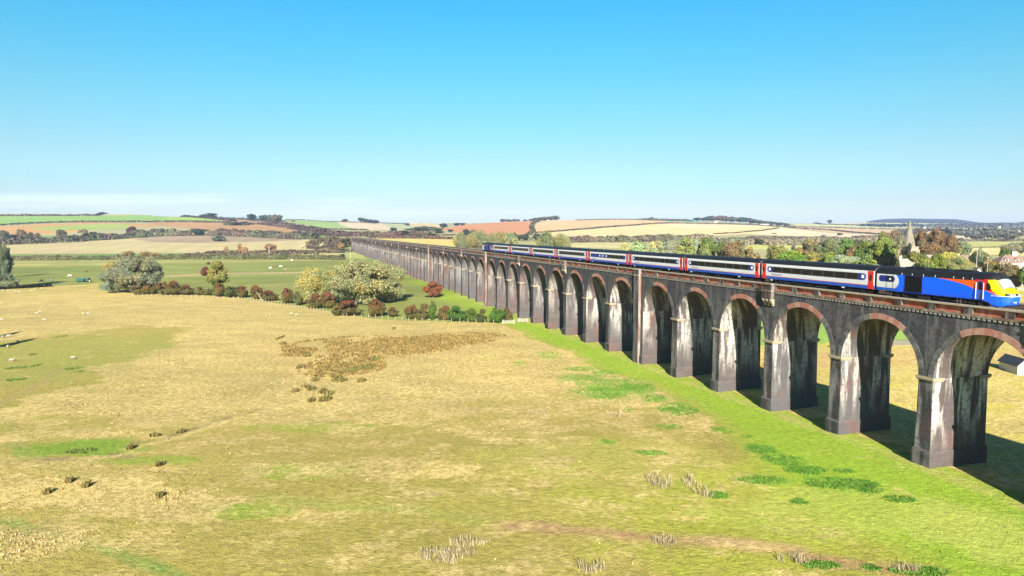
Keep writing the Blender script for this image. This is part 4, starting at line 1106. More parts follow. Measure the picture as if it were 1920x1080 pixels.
# trees behind the train and round the village
MT = [(872,436,40,720,'willow',(.22,.25,.13),'grey green willow furthest left behind the train tail'),(903,433,52,700,'willow',(.23,.26,.14),'broad grey green willow left of the train tail'),(930,435,40,690,'willow',(.22,.25,.13),'grey green willow right above the rear power car'),(958,437,30,680,'round',(.30,.26,.11),'yellowish tree right of the grey willows'),
 (1035,434,54,600,'willow',(.19,.24,.12),'single dark willow above the rear coaches'),(1056,438,30,640,'willow',(.25,.27,.15),'pale bush shouldering the single dark willow'),
 (1170,457,30,480,'bush',(.42,.38,.15),'straw yellow bush, first of the bushes over the middle coaches'),(1190,454,40,470,'bush',(.38,.36,.13),'broad straw yellow bush over the middle coaches'),(1216,454,38,500,'bush',(.40,.36,.17),'pale yellow bush behind the fourth coach'),(1240,452,40,520,'round',(.34,.29,.16),'tan tree over the fifth coach from the front'),
 (1258,449,34,640,'round',(.36,.29,.18),'tan leafy tree, paler, behind the third coach'),(1283,446,38,470,'tall',(.24,.24,.06),'yellow green tree with a dark stem'),(1305,452,26,480,'round',(.38,.38,.22),'pale silvery bush left of a dark green tree'),(1326,447,30,470,'round',(.11,.18,.04),'dark green rounded tree behind the second coach'),
 (1318,460,34,440,'bush',(.20,.21,.05),'olive bush in front of the dark green rounded tree'),(1350,454,24,450,'tall',(.10,.16,.04),'slender dark green tree behind the second coach'),(1374,453,36,440,'round',(.28,.16,.065),'orange brown round tree over the second coach'),(1404,464,40,430,'bush',(.27,.17,.06),'brown low spreading tree over the second coach'),
 (1383,446,30,800,'sparse',(.3,.25,.14),'thin tan tree further back'),(1455,461,36,440,'round',(.19,.22,.06),'olive green dome behind the first coach'),(1478,471,66,400,'bush',(.14,.27,.025),'vivid green broad bush just over the train roof'),(1492,479,36,380,'bush',(.10,.24,.03),'small vivid green bush touching the train roof'),
 (1518,473,44,410,'bush',(.42,.27,.04),'golden orange bush over the first coach'),(1517,449,44,520,'wide',(.27,.18,.07),'broad brown tree, left of a pair behind the first coach'),(1546,447,44,510,'wide',(.22,.20,.07),'broad olive brown tree, right of a pair behind the first coach'),(1488,461,14,560,'bush',(.14,.10,.08),'small dark mauve bush in the pale field'),
 (1553,473,30,400,'bush',(.15,.24,.04),'green bush between the golden bush and the pale willow'),(1588,478,62,380,'willow',(.44,.43,.25),'cream coloured willow bush over the first coach'),(1618,488,40,370,'willow',(.42,.41,.22),'smaller cream willow bush by the power car joint'),(1590,449,38,520,'round',(.13,.24,.04),'bright green round tree left of the church'),
 (1611,450,24,500,'round',(.12,.11,.06),'dark brown green tree left of the big green trees'),(1604,462,36,460,'round',(.28,.15,.07),'rusty tree left of the big green trees'),(1632,452,46,380,'wide',(.14,.22,.04),'big green tree left of the church, left half'),(1656,448,48,370,'wide',(.15,.23,.04),'big green tree left of the church, highest'),
 (1676,463,36,365,'wide',(.14,.21,.04),'big green tree hard against the church tower'),(1620,476,34,360,'bush',(.15,.22,.05),'lower green bush under the big green trees'),(1654,436,26,430,'round',(.15,.18,.07),'green tree top behind the big green tree'),(1675,433,34,430,'wide',(.23,.14,.08),'thin brown tree top left of the spire'),(1684,446,20,420,'sparse',(.30,.26,.12),'thin pale tree against the tower'),
 (1731,432,28,420,'wide',(.24,.12,.06),'rust brown tree right of the spire, smaller'),(1758,428,44,400,'wide',(.25,.12,.055),'tallest rust brown tree right of the spire'),(1776,440,34,395,'wide',(.24,.12,.055),'rust brown tree on the right of the tall one'),(1727,449,34,385,'wide',(.24,.14,.06),'brown tree close to the right side of the tower'),(1748,455,46,380,'wide',(.26,.13,.055),'low rust brown tree under the tallest one'),
 (1720,436,16,430,'sparse',(.16,.17,.08),'small olive tree top just right of the spire'),(1702,457,12,340,'tall',(.05,.07,.055),'dark yew hiding part of the church tower'),(1693,477,26,325,'bush',(.06,.10,.03),'dark green bush under the church tower'),(1722,474,42,300,'round',(.15,.18,.045),'green tree in front of the cottage roofs'),
 (1740,486,40,290,'bush',(.22,.23,.055),'olive bush over the power car roof'),(1757,478,26,300,'round',(.14,.20,.03),'green bush beside the yellow tree'),(1775,474,54,320,'wide',(.48,.36,.045),'bright yellow tree over the power car'),(1792,480,56,300,'willow',(.38,.31,.10),'large straw coloured bush over the power car'),(1815,494,36,295,'willow',(.36,.31,.12),'straw coloured bush sloping to the power car nose'),
 (1806,454,26,480,'round',(.24,.24,.11),'grey and olive tree in front of the far straw field'),(1822,475,9+10,320,'bush',(.035,.055,.045),'almost black round bush right of the brown roofed cottage'),(1836,466,24,360,'sparse',(.28,.26,.13),'thin olive tree behind the poles'),(1848,488,26,290,'bush',(.34,.22,.10),'orange brown bush right of the poles'),
 (1866,492,34,285,'bush',(.17,.19,.06),'green and brown bush left before the hipped house'),(1886,494,44,280,'wide',(.26,.16,.065),'wide brown tree in front of the hipped house'),(1903,510,26,270,'bush',(.27,.17,.07),'brown bush at the right end before the hipped house'),(1884,467,24,340,'round',(.12,.18,.05),'green tree behind the chimney of the hipped house'),
 (1895,456,34,700,'round',(.38,.30,.18),'pale tan tree in the straw field at the right'),(1914,455,18,720,'round',(.12,.13,.08),'dark tree at the right edge beyond the house'),(1923,500,30,262,'round',(.12,.2,.05),'green tree cut by the right edge'),(1848,478,20,340,'bush',(.22,.21,.1),'olive bush behind the garden poles')]
for px, top, w, Y, k, c, lb in MT:
    c = (c[0]*1.3, c[1]*1.15, c[2]) if c[1] > c[0]*1.05 else (c[0]*.92+.01, c[1]*1.12+.01, c[2]*1.1+.012)
    tree(lb, px, top, w*1.06, Y=Y, kind=k, col=c, name='bush' if k == 'bush' else 'tree', trunk=k != 'bush')
# far valley trees on the right
FR = [(1866,438,15,1500,(.12,.13,.11)),(1812,437,8,1500,(.08,.10,.09)),(1828,440,13,1400,(.14,.15,.12)),(1837,441,13,1400,(.13,.14,.11)),(1853,434,18,1500,(.15,.17,.15)),(1862,432,18,1600,(.18,.19,.15)),(1873,430,20,1700,(.18,.18,.14)),(1885,436,22,1500,(.18,.18,.13)),(1898,438,20,1450,(.17,.17,.12)),(1910,434,20,1600,(.16,.17,.14)),(1800,446,9,1300,(.14,.15,.12)),(1780,440,8,1400,(.13,.14,.11)),(1822,442,7,1400,(.09,.1,.09)),(1790,433,12,1800,(.05,.08,.1)),(1905,447,16,1300,(.17,.16,.12)),(1890,446,12,1300,(.12,.12,.1))]
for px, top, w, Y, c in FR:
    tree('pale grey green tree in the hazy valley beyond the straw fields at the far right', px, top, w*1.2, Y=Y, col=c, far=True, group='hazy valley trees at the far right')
# hedges and thickets
def strip(name, label, pts, h, wid, col, col2, ls, dens, Y=None, kind=None, group=None, cat='hedge', bumps=9.0, red=.0):
    """pts: (px, base row) along the foot of the hedge; h top height in photo pixels (or list)"""
    W = []
    for i, p in enumerate(pts):
        if len(p) == 3: x, y, z = at_depth(p[0], p[1]); hh = p[2]
        else: x, y = ground_at(*p); hh = h
        W.append((x, y, hh/FPX*y))
    W = np.array(W); seg = np.hypot(*np.diff(W[:, :2], axis=0).T); cum = np.concatenate([[0], np.cumsum(seg)]); Lh = cum[-1]
    hm = W[:, 2].mean(); rng = np.random.default_rng(abs(hash(label)) % 99991 if False else sum(map(ord, label)))
    n = int(min(60000, Lh*(hm*2 + wid)*dens/ls**2)); t = rng.random(n)*Lh
    ctr = np.stack([np.interp(t, cum, W[:, k]) for k in range(3)], 1)
    i = np.clip(np.searchsorted(cum, t) - 1, 0, len(seg)-1); d = np.diff(W[:, :2], axis=0)[i]/seg[i][:, None]; nrm = np.stack([d[:, 1], -d[:, 0]], 1)
    bump = .72 + .32*fbm(t, t*0 + 3.3, max(hm*bumps/6, 2), N1) + .18*fbm(t, t*0, max(hm*.6, 1), N2)
    th = rng.random(n)*math.pi; rad = rng.uniform(.82, 1.05, n)
    off = np.cos(th)*wid/2*rad*(.8+.3*bump); zz = np.sin(th)**.7*ctr[:, 2]*bump*rad
    X = ctr[:, 0] + nrm[:, 0]*off; Yp = ctr[:, 1] + nrm[:, 1]*off; Z = terrain(X, Yp) + zz
    Nn = np.stack([nrm[:, 0]*np.cos(th), nrm[:, 1]*np.cos(th), np.sin(th)], 1)
    V, F = leafcards(np.stack([X, Yp, Z], 1), Nn, ls, rng, 1.3, .7)
    lobe = np.clip(.5 + fbm(t, off, hm*1.2, N3, 2), 0, 1)
    k = np.clip(.5 + 1.1*fbm(t, t*0 + 9, max(hm*4, 12), N2), 0, 1)[:, None]
    c = (np.array(col)*(1-k) + np.array(col2)*k)*(rng.uniform(.6, 1.35, n)[:, None])*(.75+.5*lobe[:, None])
    me = npmesh(name, V, F, [M['tuft']], attrs={'blade': np.repeat(np.concatenate([c, np.ones((n, 1))], 1), 4, 0)})
    o = link(name, me, label=label, cat=cat, group=group, kind=kind); return o
PLUM, PL2, HDG, HD2 = (.14,.095,.08), (.12,.10,.065), (.10,.12,.045), (.13,.11,.06)
strip('hedge_bank', 'black shadowed bank of the ditch at the left edge of the dry meadow', [(-260,546),(-60,544),(0,543),(50,540),(95,537)], 5, 3, (.02,.02,.014), (.03,.028,.018), .9, 2.0, cat='ditch bank', bumps=3)  # near-black leaf colours paint in the shade of the bank
strip('tree_belt', 'mauve and grey green tree belt across the left hillside', [(-260,470),(0,459),(60,457),(131,454),(219,448),(295,443),(383,441),(480,444),(591,448)], 16, 26, PLUM, (.11,.12,.07), 3.2, 1.6, cat='tree belt', bumps=8)
strip('thicket', 'plum coloured thicket running down the hill to the viaduct end', [(500,422),(540,427),(580,433),(613,440),(650,443)], 11, 40, PLUM, (.12,.09,.07), 3.6, 1.8, cat='thicket')
strip('thicket', 'dense brown thicket hiding the far end of the viaduct', [(594,464),(620,466),(650,466)], 27, 46, (.13,.095,.065), (.16,.13,.07), 2.2, 2.2, cat='thicket', bumps=5)
strip('hedge', 'long dark hedge between the green meadow and the tan field', [(-300,489),(30,488),(120,488),(250,487),(420,486),(560,486),(645,487)], 11, 8, HDG, HD2, 1.5, 1.5)
strip('hedge', 'plum hedge just behind the long dark hedge', [(345,480),(430,479),(520,478),(600,477)], 8, 8, PLUM, HD2, 1.6, 1.4)
strip('hedge', 'straight dark brown hedge ending at the viaduct piers', [(385,476),(500,475),(600,474),(662,472)], 7, 7, (.085,.065,.05), (.1,.08,.05), 1.6, 1.6, bumps=2)
strip('hedge', 'dark hedge line above the bright green hill field', [(-300,405.5),(0,405),(180,404.7),(300,405),(350,407),(400,411),(440,415)], 4, 14, (.07,.07,.05), (.09,.065,.06), 4.5, 1.2)
strip('hedge', 'dark hedge line between the green hill field and the orange field', [(0,423),(60,419.5),(140,417),(250,417),(330,416.5),(420,418),(460,420)], 4, 10, (.06,.07,.045), (.09,.06,.055), 4, 1.2)
strip('hedge', 'short dark hedge on the brown hill field', [(430,421),(470,421),(510,422)], 4, 12, (.07,.06,.045), (.09,.07,.05), 4, 1.2)
strip('thicket', 'dark thicket at the corner of the brown hill field', [(425,422),(445,423),(462,422)], 8, 26, (.06,.075,.05), (.09,.07,.055), 3.5, 1.6, cat='thicket')
strip('hedge', 'row of dark bushes along the left skyline', [(400,2300,5),(430,2300,4),(460,2280,5),(500,2250,5),(535,2300,4)], 5, 20, (.06,.08,.06), (.10,.10,.07), 4.5, 1.3)
strip('hedge', 'thin hedge on the skyline above the pale green hill field', [(535,2600,1.5),(610,2650,1.6),(700,2750,1.8),(760,3000,1.8)], 2, 10, (.06,.08,.06), (.1,.09,.07), 4, 1.2)
strip('hedge', 'thin hedge under the pale green hill field', [(600,430),(650,431),(690,432)], 3, 8, (.08,.08,.05), (.12,.09,.07), 4, 1.2)
strip('thicket', 'purple brown thicket just behind the viaduct end', [(645,443),(700,443),(760,442),(800,441)], 11, 30, (.14,.08,.08), (.12,.10,.06), 3.2, 1.8, cat='thicket')
strip('hedge', 'purple hedge along the top of the ochre field', [(690,447),(760,447),(820,448),(848,449)], 7, 10, (.15,.08,.085), (.12,.09,.06), 2.4, 1.6)
strip('hedge', 'dark hedge line at the foot of the red field', [(760,442),(830,442),(880,442),(940,443)], 3, 8, (.09,.09,.05), (.12,.09,.06), 3, 1.2)
strip('hedge', 'hedge climbing beside the lane between the red and the tan fields', [(990,441),(1000,434),(996,426),(1000,419),(1010,415)], 5, 12, (.16,.14,.08), (.12,.12,.07), 3.2, 1.4)
strip('hedge', 'long dark hedge crossing the stubble hill', [(1005,437),(1060,433),(1130,427),(1200,422),(1260,419),(1340,420.5),(1420,423),(1480,427),(1560,432),(1640,439),(1700,441)], 2.6, 9, (.11,.08,.075), (.09,.09,.06), 3.4, 1.4, bumps=2)
strip('hedge', 'thin hedge branching down from the long hill hedge', [(1340,439),(1380,437),(1425,433),(1460,428)], 1.8, 7, (.13,.11,.08), (.1,.1,.06), 3, 1.2)
strip('hedge', 'skyline hedge on the stubble hill', [(1080,2560,1.6),(1160,2600,1.8),(1230,2650,2),(1300,2800,2.4)], 2, 10, (.11,.08,.07), (.09,.09,.07), 4, 1.3)
strip('thicket', 'low copse on the skyline right of the stubble hill', [(1198,2750,5),(1215,2780,6.5),(1240,2800,5),(1290,2900,3)], 5, 30, (.09,.11,.08), (.12,.1,.08), 4.5, 1.5, cat='thicket')
strip('hedge', 'mauve scrub belt over the middle coaches', [(1050,455),(1100,454),(1150,454),(1200,453),(1245,452)], 15, 30, (.17,.12,.10), (.14,.15,.08), 2.4, 2.0, bumps=6)
strip('thicket', 'green and tan thicket right of the mauve scrub', [(1200,452),(1240,452),(1290,452),(1330,451)], 15, 34, (.15,.18,.10), (.26,.20,.13), 2.4, 2.0, cat='thicket', bumps=6)
strip('thicket', 'grey green thicket left of the mauve scrub', [(940,449),(985,450),(1020,451)], 8, 20, (.12,.15,.08), (.16,.16,.09), 2.4, 1.8, cat='thicket')
strip('tree_belt', 'grey green tree belt below the pale stubble, behind the second coach', [(1325,456),(1370,457),(1420,459),(1480,459),(1530,458)], 15, 40, (.20,.21,.13), (.27,.21,.14), 2.4, 2.0, cat='tree belt', bumps=6)
strip('hedge', 'mauve hedge under the pale stubble, right of centre', [(1400,447),(1450,447),(1520,448),(1570,447)], 5, 12, (.14,.10,.09), (.12,.11,.08), 2.8, 1.6)
strip('tree_belt', 'pale green tree belt left of the village', [(1550,458),(1600,456),(1640,455),(1690,454)], 14, 40, (.20,.21,.13), (.26,.20,.13), 2.4, 1.8, cat='tree belt', bumps=6)
strip('hedge', 'dark mauve hedge below the pink field by the spire', [(1600,446),(1660,446),(1720,446),(1780,446)], 6, 14, (.12,.09,.09), (.11,.10,.08), 3, 1.5)
strip('hedge', 'thin hedge between the two straw fields at the far right', [(1800,465),(1860,464),(1925,464)], 2, 4, (.22,.17,.1), (.18,.16,.09), 1.6, 1.2)
strip('hedge', 'reddish and grey hedge above the straw fields at the far right', [(1790,453),(1840,452),(1880,453),(1940,452)], 5, 10, (.17,.11,.10), (.14,.15,.11), 2.2, 1.4)
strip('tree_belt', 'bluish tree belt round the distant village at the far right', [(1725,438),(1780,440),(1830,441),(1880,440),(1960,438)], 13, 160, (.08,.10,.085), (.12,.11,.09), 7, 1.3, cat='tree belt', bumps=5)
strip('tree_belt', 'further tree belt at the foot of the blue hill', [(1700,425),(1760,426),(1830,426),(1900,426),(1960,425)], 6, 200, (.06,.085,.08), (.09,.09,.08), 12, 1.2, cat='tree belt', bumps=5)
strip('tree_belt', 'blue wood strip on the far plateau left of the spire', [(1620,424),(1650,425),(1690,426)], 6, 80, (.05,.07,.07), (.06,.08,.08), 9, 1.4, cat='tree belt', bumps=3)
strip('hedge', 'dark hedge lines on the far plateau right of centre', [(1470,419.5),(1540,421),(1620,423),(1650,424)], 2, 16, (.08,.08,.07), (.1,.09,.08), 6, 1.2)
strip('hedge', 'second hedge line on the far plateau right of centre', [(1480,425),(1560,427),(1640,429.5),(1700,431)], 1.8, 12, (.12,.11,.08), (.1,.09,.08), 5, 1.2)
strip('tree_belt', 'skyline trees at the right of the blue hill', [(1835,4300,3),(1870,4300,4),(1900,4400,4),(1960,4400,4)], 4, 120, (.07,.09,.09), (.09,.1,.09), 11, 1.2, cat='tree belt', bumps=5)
# ---------------------------------------------------------------- buildings
M['stone_wall'] = plain('golden_limestone', (.40,.34,.24), .85, .15, .3, 1.2)
M['cream'] = plain('cream_render', (.55,.51,.40), .8, .15, .12, 1.0)
M['white_wall'] = plain('white_wall', (.62,.60,.54), .8, .15, .1, 1.0)
M['brick_wall'] = plain('orange_gable_brick', (.48,.27,.16), .85, .15, .25, 2.0)
M['pink_wall'] = plain('pink_wall', (.62,.36,.27), .85, .15, .15, 1.0)
M['roof_brown'] = plain('brown_stone_tiles', (.22,.15,.12), .85, .2, .35, 1.5)
M['roof_grey'] = plain('grey_stone_tiles', (.27,.24,.21), .85, .2, .3, 1.5)
M['slate'] = plain('dark_slate', (.04,.045,.055), .6, .4, .3, 1.5)
M['win'] = plain('house_window', (.05,.06,.07), .2, .6, .1)
M['spire'] = plain('weathered_spire_stone', (.20,.18,.14), .85, .15, .45, .8)
M['tower'] = plain('pinkish_tower_stone', (.33,.25,.19), .85, .15, .35, .9)
M['white'] = plain('white_paint', (.75,.75,.73), .5, .3, .05)
M['wood'] = plain('weathered_wood', (.36,.31,.24), .9, .1, .3, 4.0)
M['pole'] = plain('grey_pole', (.42,.39,.34), .8, .2, .15)
def gable(b, w, d, h, r, hip=False, mw=0, mr=1, over=.25):
    """walls and roof of a block w (x) by d (y) with its ridge along x, standing on z=-2"""
    b.mat(mw).box(-w/2, w/2, -d/2, d/2, -2, h, skip='tb')
    if not hip:
        for x in (-w/2, w/2): b.mat(mw).quad((x, -d/2, h), (x, d/2, h), (x, 0, h+r))
        x = w/2 + over; y = d/2 + over; z = h - over*r/(d/2)
        for s in (1, -1):
            b.mat(mr).quad((-x, s*y, z), (x, s*y, z), (x, 0, h+r+.05), (-x, 0, h+r+.05))
            b.quad((-x, s*y, z-.12), (x, s*y, z-.12), (x, 0, h+r-.08), (-x, 0, h+r-.08)); b.quad((-x, s*y, z-.12), (x, s*y, z-.12), (x, s*y, z), (-x, s*y, z))
            for e in (-x, x): b.quad((e, s*y, z-.12), (e, 0, h+r-.08), (e, 0, h+r+.05), (e, s*y, z))
    else:
        x = w/2+over; y = d/2+over; q = max(w/2 - d/2, .3)
        b.mat(mr); A = [(-x,-y,h),(x,-y,h),(x,y,h),(-x,y,h)]; B = [(-q,0,h+r),(q,0,h+r)]
        b.quad(A[0],A[1],B[1],B[0]); b.quad(A[2],A[3],B[0],B[1]); b.quad(A[1],A[2],B[1]); b.quad(A[3],A[0],B[0]); b.quad(*A)
def house(label, px, Y, w, d, h, r, rot, wall, roof, hip=False, chim=(), wins=(), dorm=(), skyl=(), name='cottage', cat='house', group=None, sink=0.0):
    X, Y, z = at_depth(px, Y); o = empty(name, (X, Y, z - sink), rot, label=label, cat=cat, group=group)
    a = MB(); gable(a, w, d, h, r, hip, 0, 1); 
    wa, ro = MB(), MB(); 
    for f, m in zip(a.f, a.m):
        (wa if m == 0 else ro).quad(*[a.v[i] for i in f])
    link('wall', wa.mesh('wall', [wall]), o); link('roof', ro.mesh('roof', [roof]), o)
    for cx, cy, cw, ch in chim:
        c = MB(); c.box(cx-cw/2, cx+cw/2, cy-cw*.35, cy+cw*.35, h, h+r+ch); c.box(cx-cw/2-.08, cx+cw/2+.08, cy-cw*.35-.08, cy+cw*.35+.08, h+r+ch-.25, h+r+ch)
        for k in (-.25, .25): c.tube((cx+k*cw, cy, h+r+ch), (cx+k*cw, cy, h+r+ch+.4), .13)
        link('chimney', c.mesh('chimney', [M['cream']]), o)
    for wx, wz in wins:
        c = MB(); c.mat(0).box(wx-.55, wx+.55, -d/2-.03, -d/2+.05, wz, wz+1.2); c.mat(1).box(wx-.46, wx-.03, -d/2-.05, -d/2, wz+.1, wz+1.1); c.box(wx+.03, wx+.46, -d/2-.05, -d/2, wz+.1, wz+1.1)
        link('window', c.mesh('window', [M['white'], M['win']]), o)
    for dx in dorm:
        c = MB(); y0 = -d/2 + .9; c.mat(0).box(dx-.7, dx+.7, y0, y0+1.8, h+.3, h+1.5); c.mat(1).box(dx-.5, dx+.5, y0-.04, y0, h+.5, h+1.4)
        c.mat(2).prism([(dx-.85,h+1.5),(dx+.85,h+1.5),(dx,h+2.1)], y0-.15, y0+2.3); link('dormer', c.mesh('dormer', [M['white'], M['win'], roof]), o)
    for sx_ in skyl:
        c = MB(); t = r/(d/2); y = -d*.28; zz = h + (d/2+y)*t + .1; c.quad((sx_-.7,y-.5,zz-.5*t),(sx_+.7,y-.5,zz-.5*t),(sx_+.7,y+.5,zz+.5*t),(sx_-.7,y+.5,zz+.5*t)); link('skylight', c.mesh('skylight', [M['white']]), o)
    return o
house('cream house with a hipped brown roof, three dormers and a broad chimney', 1893, 290, 14.0, 9.0, 8.6, 3.3, -.12, M['cream'], M['roof_brown'], hip=True, chim=((1.0,0,1.9,1.3),), wins=((-5,5.8),(-2.4,5.8),(.4,5.8),(3.2,5.8),(5.6,5.8),(5.2,2.2),(2.5,2.2)), dorm=(-3.6,.5,4.4), name='house')
house('cottage with a steep brown roof and two pale chimneys right of the rust brown trees', 1806, 400, 9.0, 6.0, 5.6, 3.0, .1, M['cream'], M['roof_brown'], chim=((-3.6,0,.9,1.0),(4.1,0,.8,.9)), wins=((-2,2.8),(1.5,2.8)))
house('cottage with grey roof, skylight and orange brick gable below the church tower', 1705, 300, 8.6, 6.0, 5.9, 3.6, -.25, M['brick_wall'], M['roof_grey'], chim=((-3.9,0,.9,1.1),), skyl=(2.6,))
house('small pale gabled outbuilding poking over the power car roof', 1830, 268, 3.2, 3.0, 6.2, 1.9, 1.35, M['white_wall'], M['roof_grey'], name='outbuilding', cat='building')
house('tiny white gabled lean to peeping over the middle of the power car', 1749, 262, 2.0, 2.6, 6.3, 1.3, 1.3, M['white_wall'], M['slate'], name='outbuilding', cat='building')
house('low grey roofed house behind the poles, left of the hipped house', 1856, 345, 8.0, 6.0, 4.6, 2.2, .05, M['stone_wall'], M['roof_grey'], chim=((3,0,.7,.8),))
house('small cottage roof half buried in the brown trees behind the church', 1742, 400, 5.0, 5.0, 6.0, 2.2, .6, M['stone_wall'], M['slate'])
house('stone shed with dark slate roof and bright white gable seen through the nearest arch', 1902, 130, 5.5, 2.4, 1.9, 1.1, 1.5, M['white_wall'], M['slate'], name='shed', cat='shed')
X, Y, z = at_depth(1701.5, 345)
ch = empty('church', (X, Y, z), .35, label='stone village church with a tall pointed spire on a square tower', cat='church')
TWH = 19.8 - z
b = MB(); b.box(-3.1, 3.1, -3.1, 3.1, -2, TWH)
for sx_ in (-1, 1):
    for sy in (-1, 1): b.box(sx_*3.1-.4, sx_*3.1+.4, sy*3.1-.4, sy*3.1+.4, -2, TWH-1.2, .04)
for zz in (TWH*.45, TWH*.75): b.box(-3.2, 3.2, -3.2, 3.2, zz, zz+.2)
tw = link('tower', b.mesh('tower', [M['tower']]), ch)
for s_ in (-1, 1):
    for kk in (0, 1):
        c = MB(); 
        for off in (-.75, .75):
            if kk == 0: c.prism([(off-.5,TWH-4.4),(off+.5,TWH-4.4),(off+.5,TWH-2.2),(off,TWH-1.5),(off-.5,TWH-2.2)], s_*3.12-.03, s_*3.12+.03)
            else: c.box(s_*3.12-.03, s_*3.12+.03, off-.5, off+.5, TWH-4.4, TWH-2)
        link('belfry_opening', c.mesh('belfry_opening', [M['slate']]), tw)
c = MB(); c.box(-3.3, 3.3, -3.3, 3.3, TWH, TWH+.25); link('cornice', c.mesh('cornice', [M['tower']]), ch)
c = MB(); SH = (CH + 345*-slope(412.5)) - z - TWH; n8 = 8
for i in range(n8):
    a0, a1 = 2*math.pi*(i+.5)/n8, 2*math.pi*(i+1.5)/n8
    p0, p1 = (3.15*math.cos(a0), 3.15*math.sin(a0)), (3.15*math.cos(a1), 3.15*math.sin(a1))
    c.quad((*p0, TWH), (*p1, TWH), (p1[0]*.02, p1[1]*.02, TWH+SH), (p0[0]*.02, p0[1]*.02, TWH+SH))
sp = link('spire', c.mesh('spire', [M['spire']]), ch)
c = MB(); c.tube((0,0,TWH+SH-.2),(0,0,TWH+SH+.8),.05); c.box(-.3,.3,-.03,.03,TWH+SH+.4,TWH+SH+.48); link('cross', c.mesh('cross', [M['slate']]), sp)
for i, (zz, rr2) in enumerate(((2.0, 2.6), (6.4, 1.55))):
    for a in (0, math.pi/2, math.pi, 3*math.pi/2):
        c = MB(); w_ = .4 - .12*i; c.box(rr2-.7, rr2+.12, -w_, w_, TWH+zz-.6, TWH+zz+.8); c.prism([(0,0),(0,0),(0,0)], 0, 0) if False else None
        c.v = [(x*math.cos(a)-y*math.sin(a), x*math.sin(a)+y*math.cos(a), q) for x, y, q in c.v]
        link('lucarne', c.mesh('lucarne', [M['spire']]), sp)
c = MB(); gable(c, 14, 8, 6.5, 3.2, False, 0, 1); c.v = [(x+10.6, y, q) for x, y, q in c.v]; link('nave', c.mesh('nave', [M['stone_wall'], M['roof_grey']]), ch)
# far houses
far_w = [M['white_wall'], M['cream'], M['pink_wall'], M['stone_wall']]
for i, (px, Y, w, h) in enumerate([(772,3150,8,2.5),(788,3150,7,2.5),(799,3150,9,2),(806,3150,6,2.5),(780,3180,6,2.5),(889,2900,10,2),(880,2900,6,2)]):
    house('pale house of the hamlet strung along the skyline beyond the viaduct', px, Y, w, 6, h, 2.2, random.uniform(-.5,.5), far_w[3 if i % 2 else 1], M['roof_brown'], name='house', group='skyline hamlet houses')
house('pink farmhouse in front of the hilltop wood', 1341, 2620, 16, 8, 5, 4.5, .2, M['pink_wall'], M['roof_brown'], chim=((4,0,1.4,1.2),), name='farmhouse')
house('long white barn at the right end of the hilltop wood', 1433, 2650, 34, 10, 3.2, 2, .1, M['white_wall'], M['white_wall'], name='barn', cat='barn')
for i, (px, Y, w, h) in enumerate([(1742,2700,14,2),(1734,2750,9,3),(1789,2000,13,5),(1808,1900,11,4.5),(1813,1900,9,5),(1824,1950,14,4),(1832,1900,8,5),(1856,2200,10,5),(1868,1750,12,4),(1894,1800,9,5),(1910,1800,12,5),(1917,1850,10,5),(1800,2300,12,5),(1880,2300,9,5)]):
    house('pale house scattered among trees of the distant village at the far right', px, Y, w*.8, 7, h+2, 3, random.uniform(-.6,.6), far_w[i % 2], far_w[3] if i % 3 else M['roof_brown'], name='house', group='distant village houses', sink=-3)
for px, Y, lb in ((1845,2000,'pale far church tower, left of two in the distant village'),(1873,2300,'pale far church tower, right of two in the distant village')):
    X, Y, z = at_depth(px, Y); o = empty('church_tower', (X, Y, z), .3, label=lb, cat='tower')
    c = MB(); c.box(-3.2, 3.2, -3.2, 3.2, -2, 20); link('wall', c.mesh('wall', [M['cream']]), o); c = MB(); c.box(-3.4,3.4,-3.4,3.4,20,20.8); link('parapet', c.mesh('parapet', [M['stone_wall']]), o)
# dry stone wall behind the arches
def wallrun(name, label, pts, h, t, mat, cat='wall'):
    b = MB(); P = [at_depth(*p) for p in pts]
    for p, q in zip(P[:-1], P[1:]):
        p, q = Vector(p), Vector(q); n = max(1, int((q-p).length/2)); d = (q-p).normalized(); nn = Vector((-d.y, d.x, 0))*t/2
        for i in range(n):
            a, c = p.lerp(q, i/n), p.lerp(q, (i+1)/n); a.z = float(terrain(a.x, a.y)); c.z = float(terrain(c.x, c.y)); hh = h*random.uniform(.93,1.05)
            for s in (1, -1): b.quad(tuple(a+nn*s-Vector((0,0,1))), tuple(c+nn*s-Vector((0,0,1))), tuple(c+nn*s+Vector((0,0,hh))), tuple(a+nn*s+Vector((0,0,hh))))
            b.quad(tuple(a-nn+Vector((0,0,hh))), tuple(c-nn+Vector((0,0,hh))), tuple(c+nn+Vector((0,0,hh))), tuple(a+nn+Vector((0,0,hh))))
    return link(name, b.mesh(name, [mat]), label=label, cat=cat)
wallrun('stone_wall', 'low grey field wall seen through the second arch from the right', [(1560,157),(1640,158),(1720,158),(1800,162)], 1.2, .4, plain('grey_field_stone', (.15,.14,.115), .9, .1, .35, 2.0))
wallrun('stone_wall', 'pale roadside wall just beyond the nose of the train', [(1895,262),(1930,258),(2000,252)], 1.2, .4, M['stone_wall'])
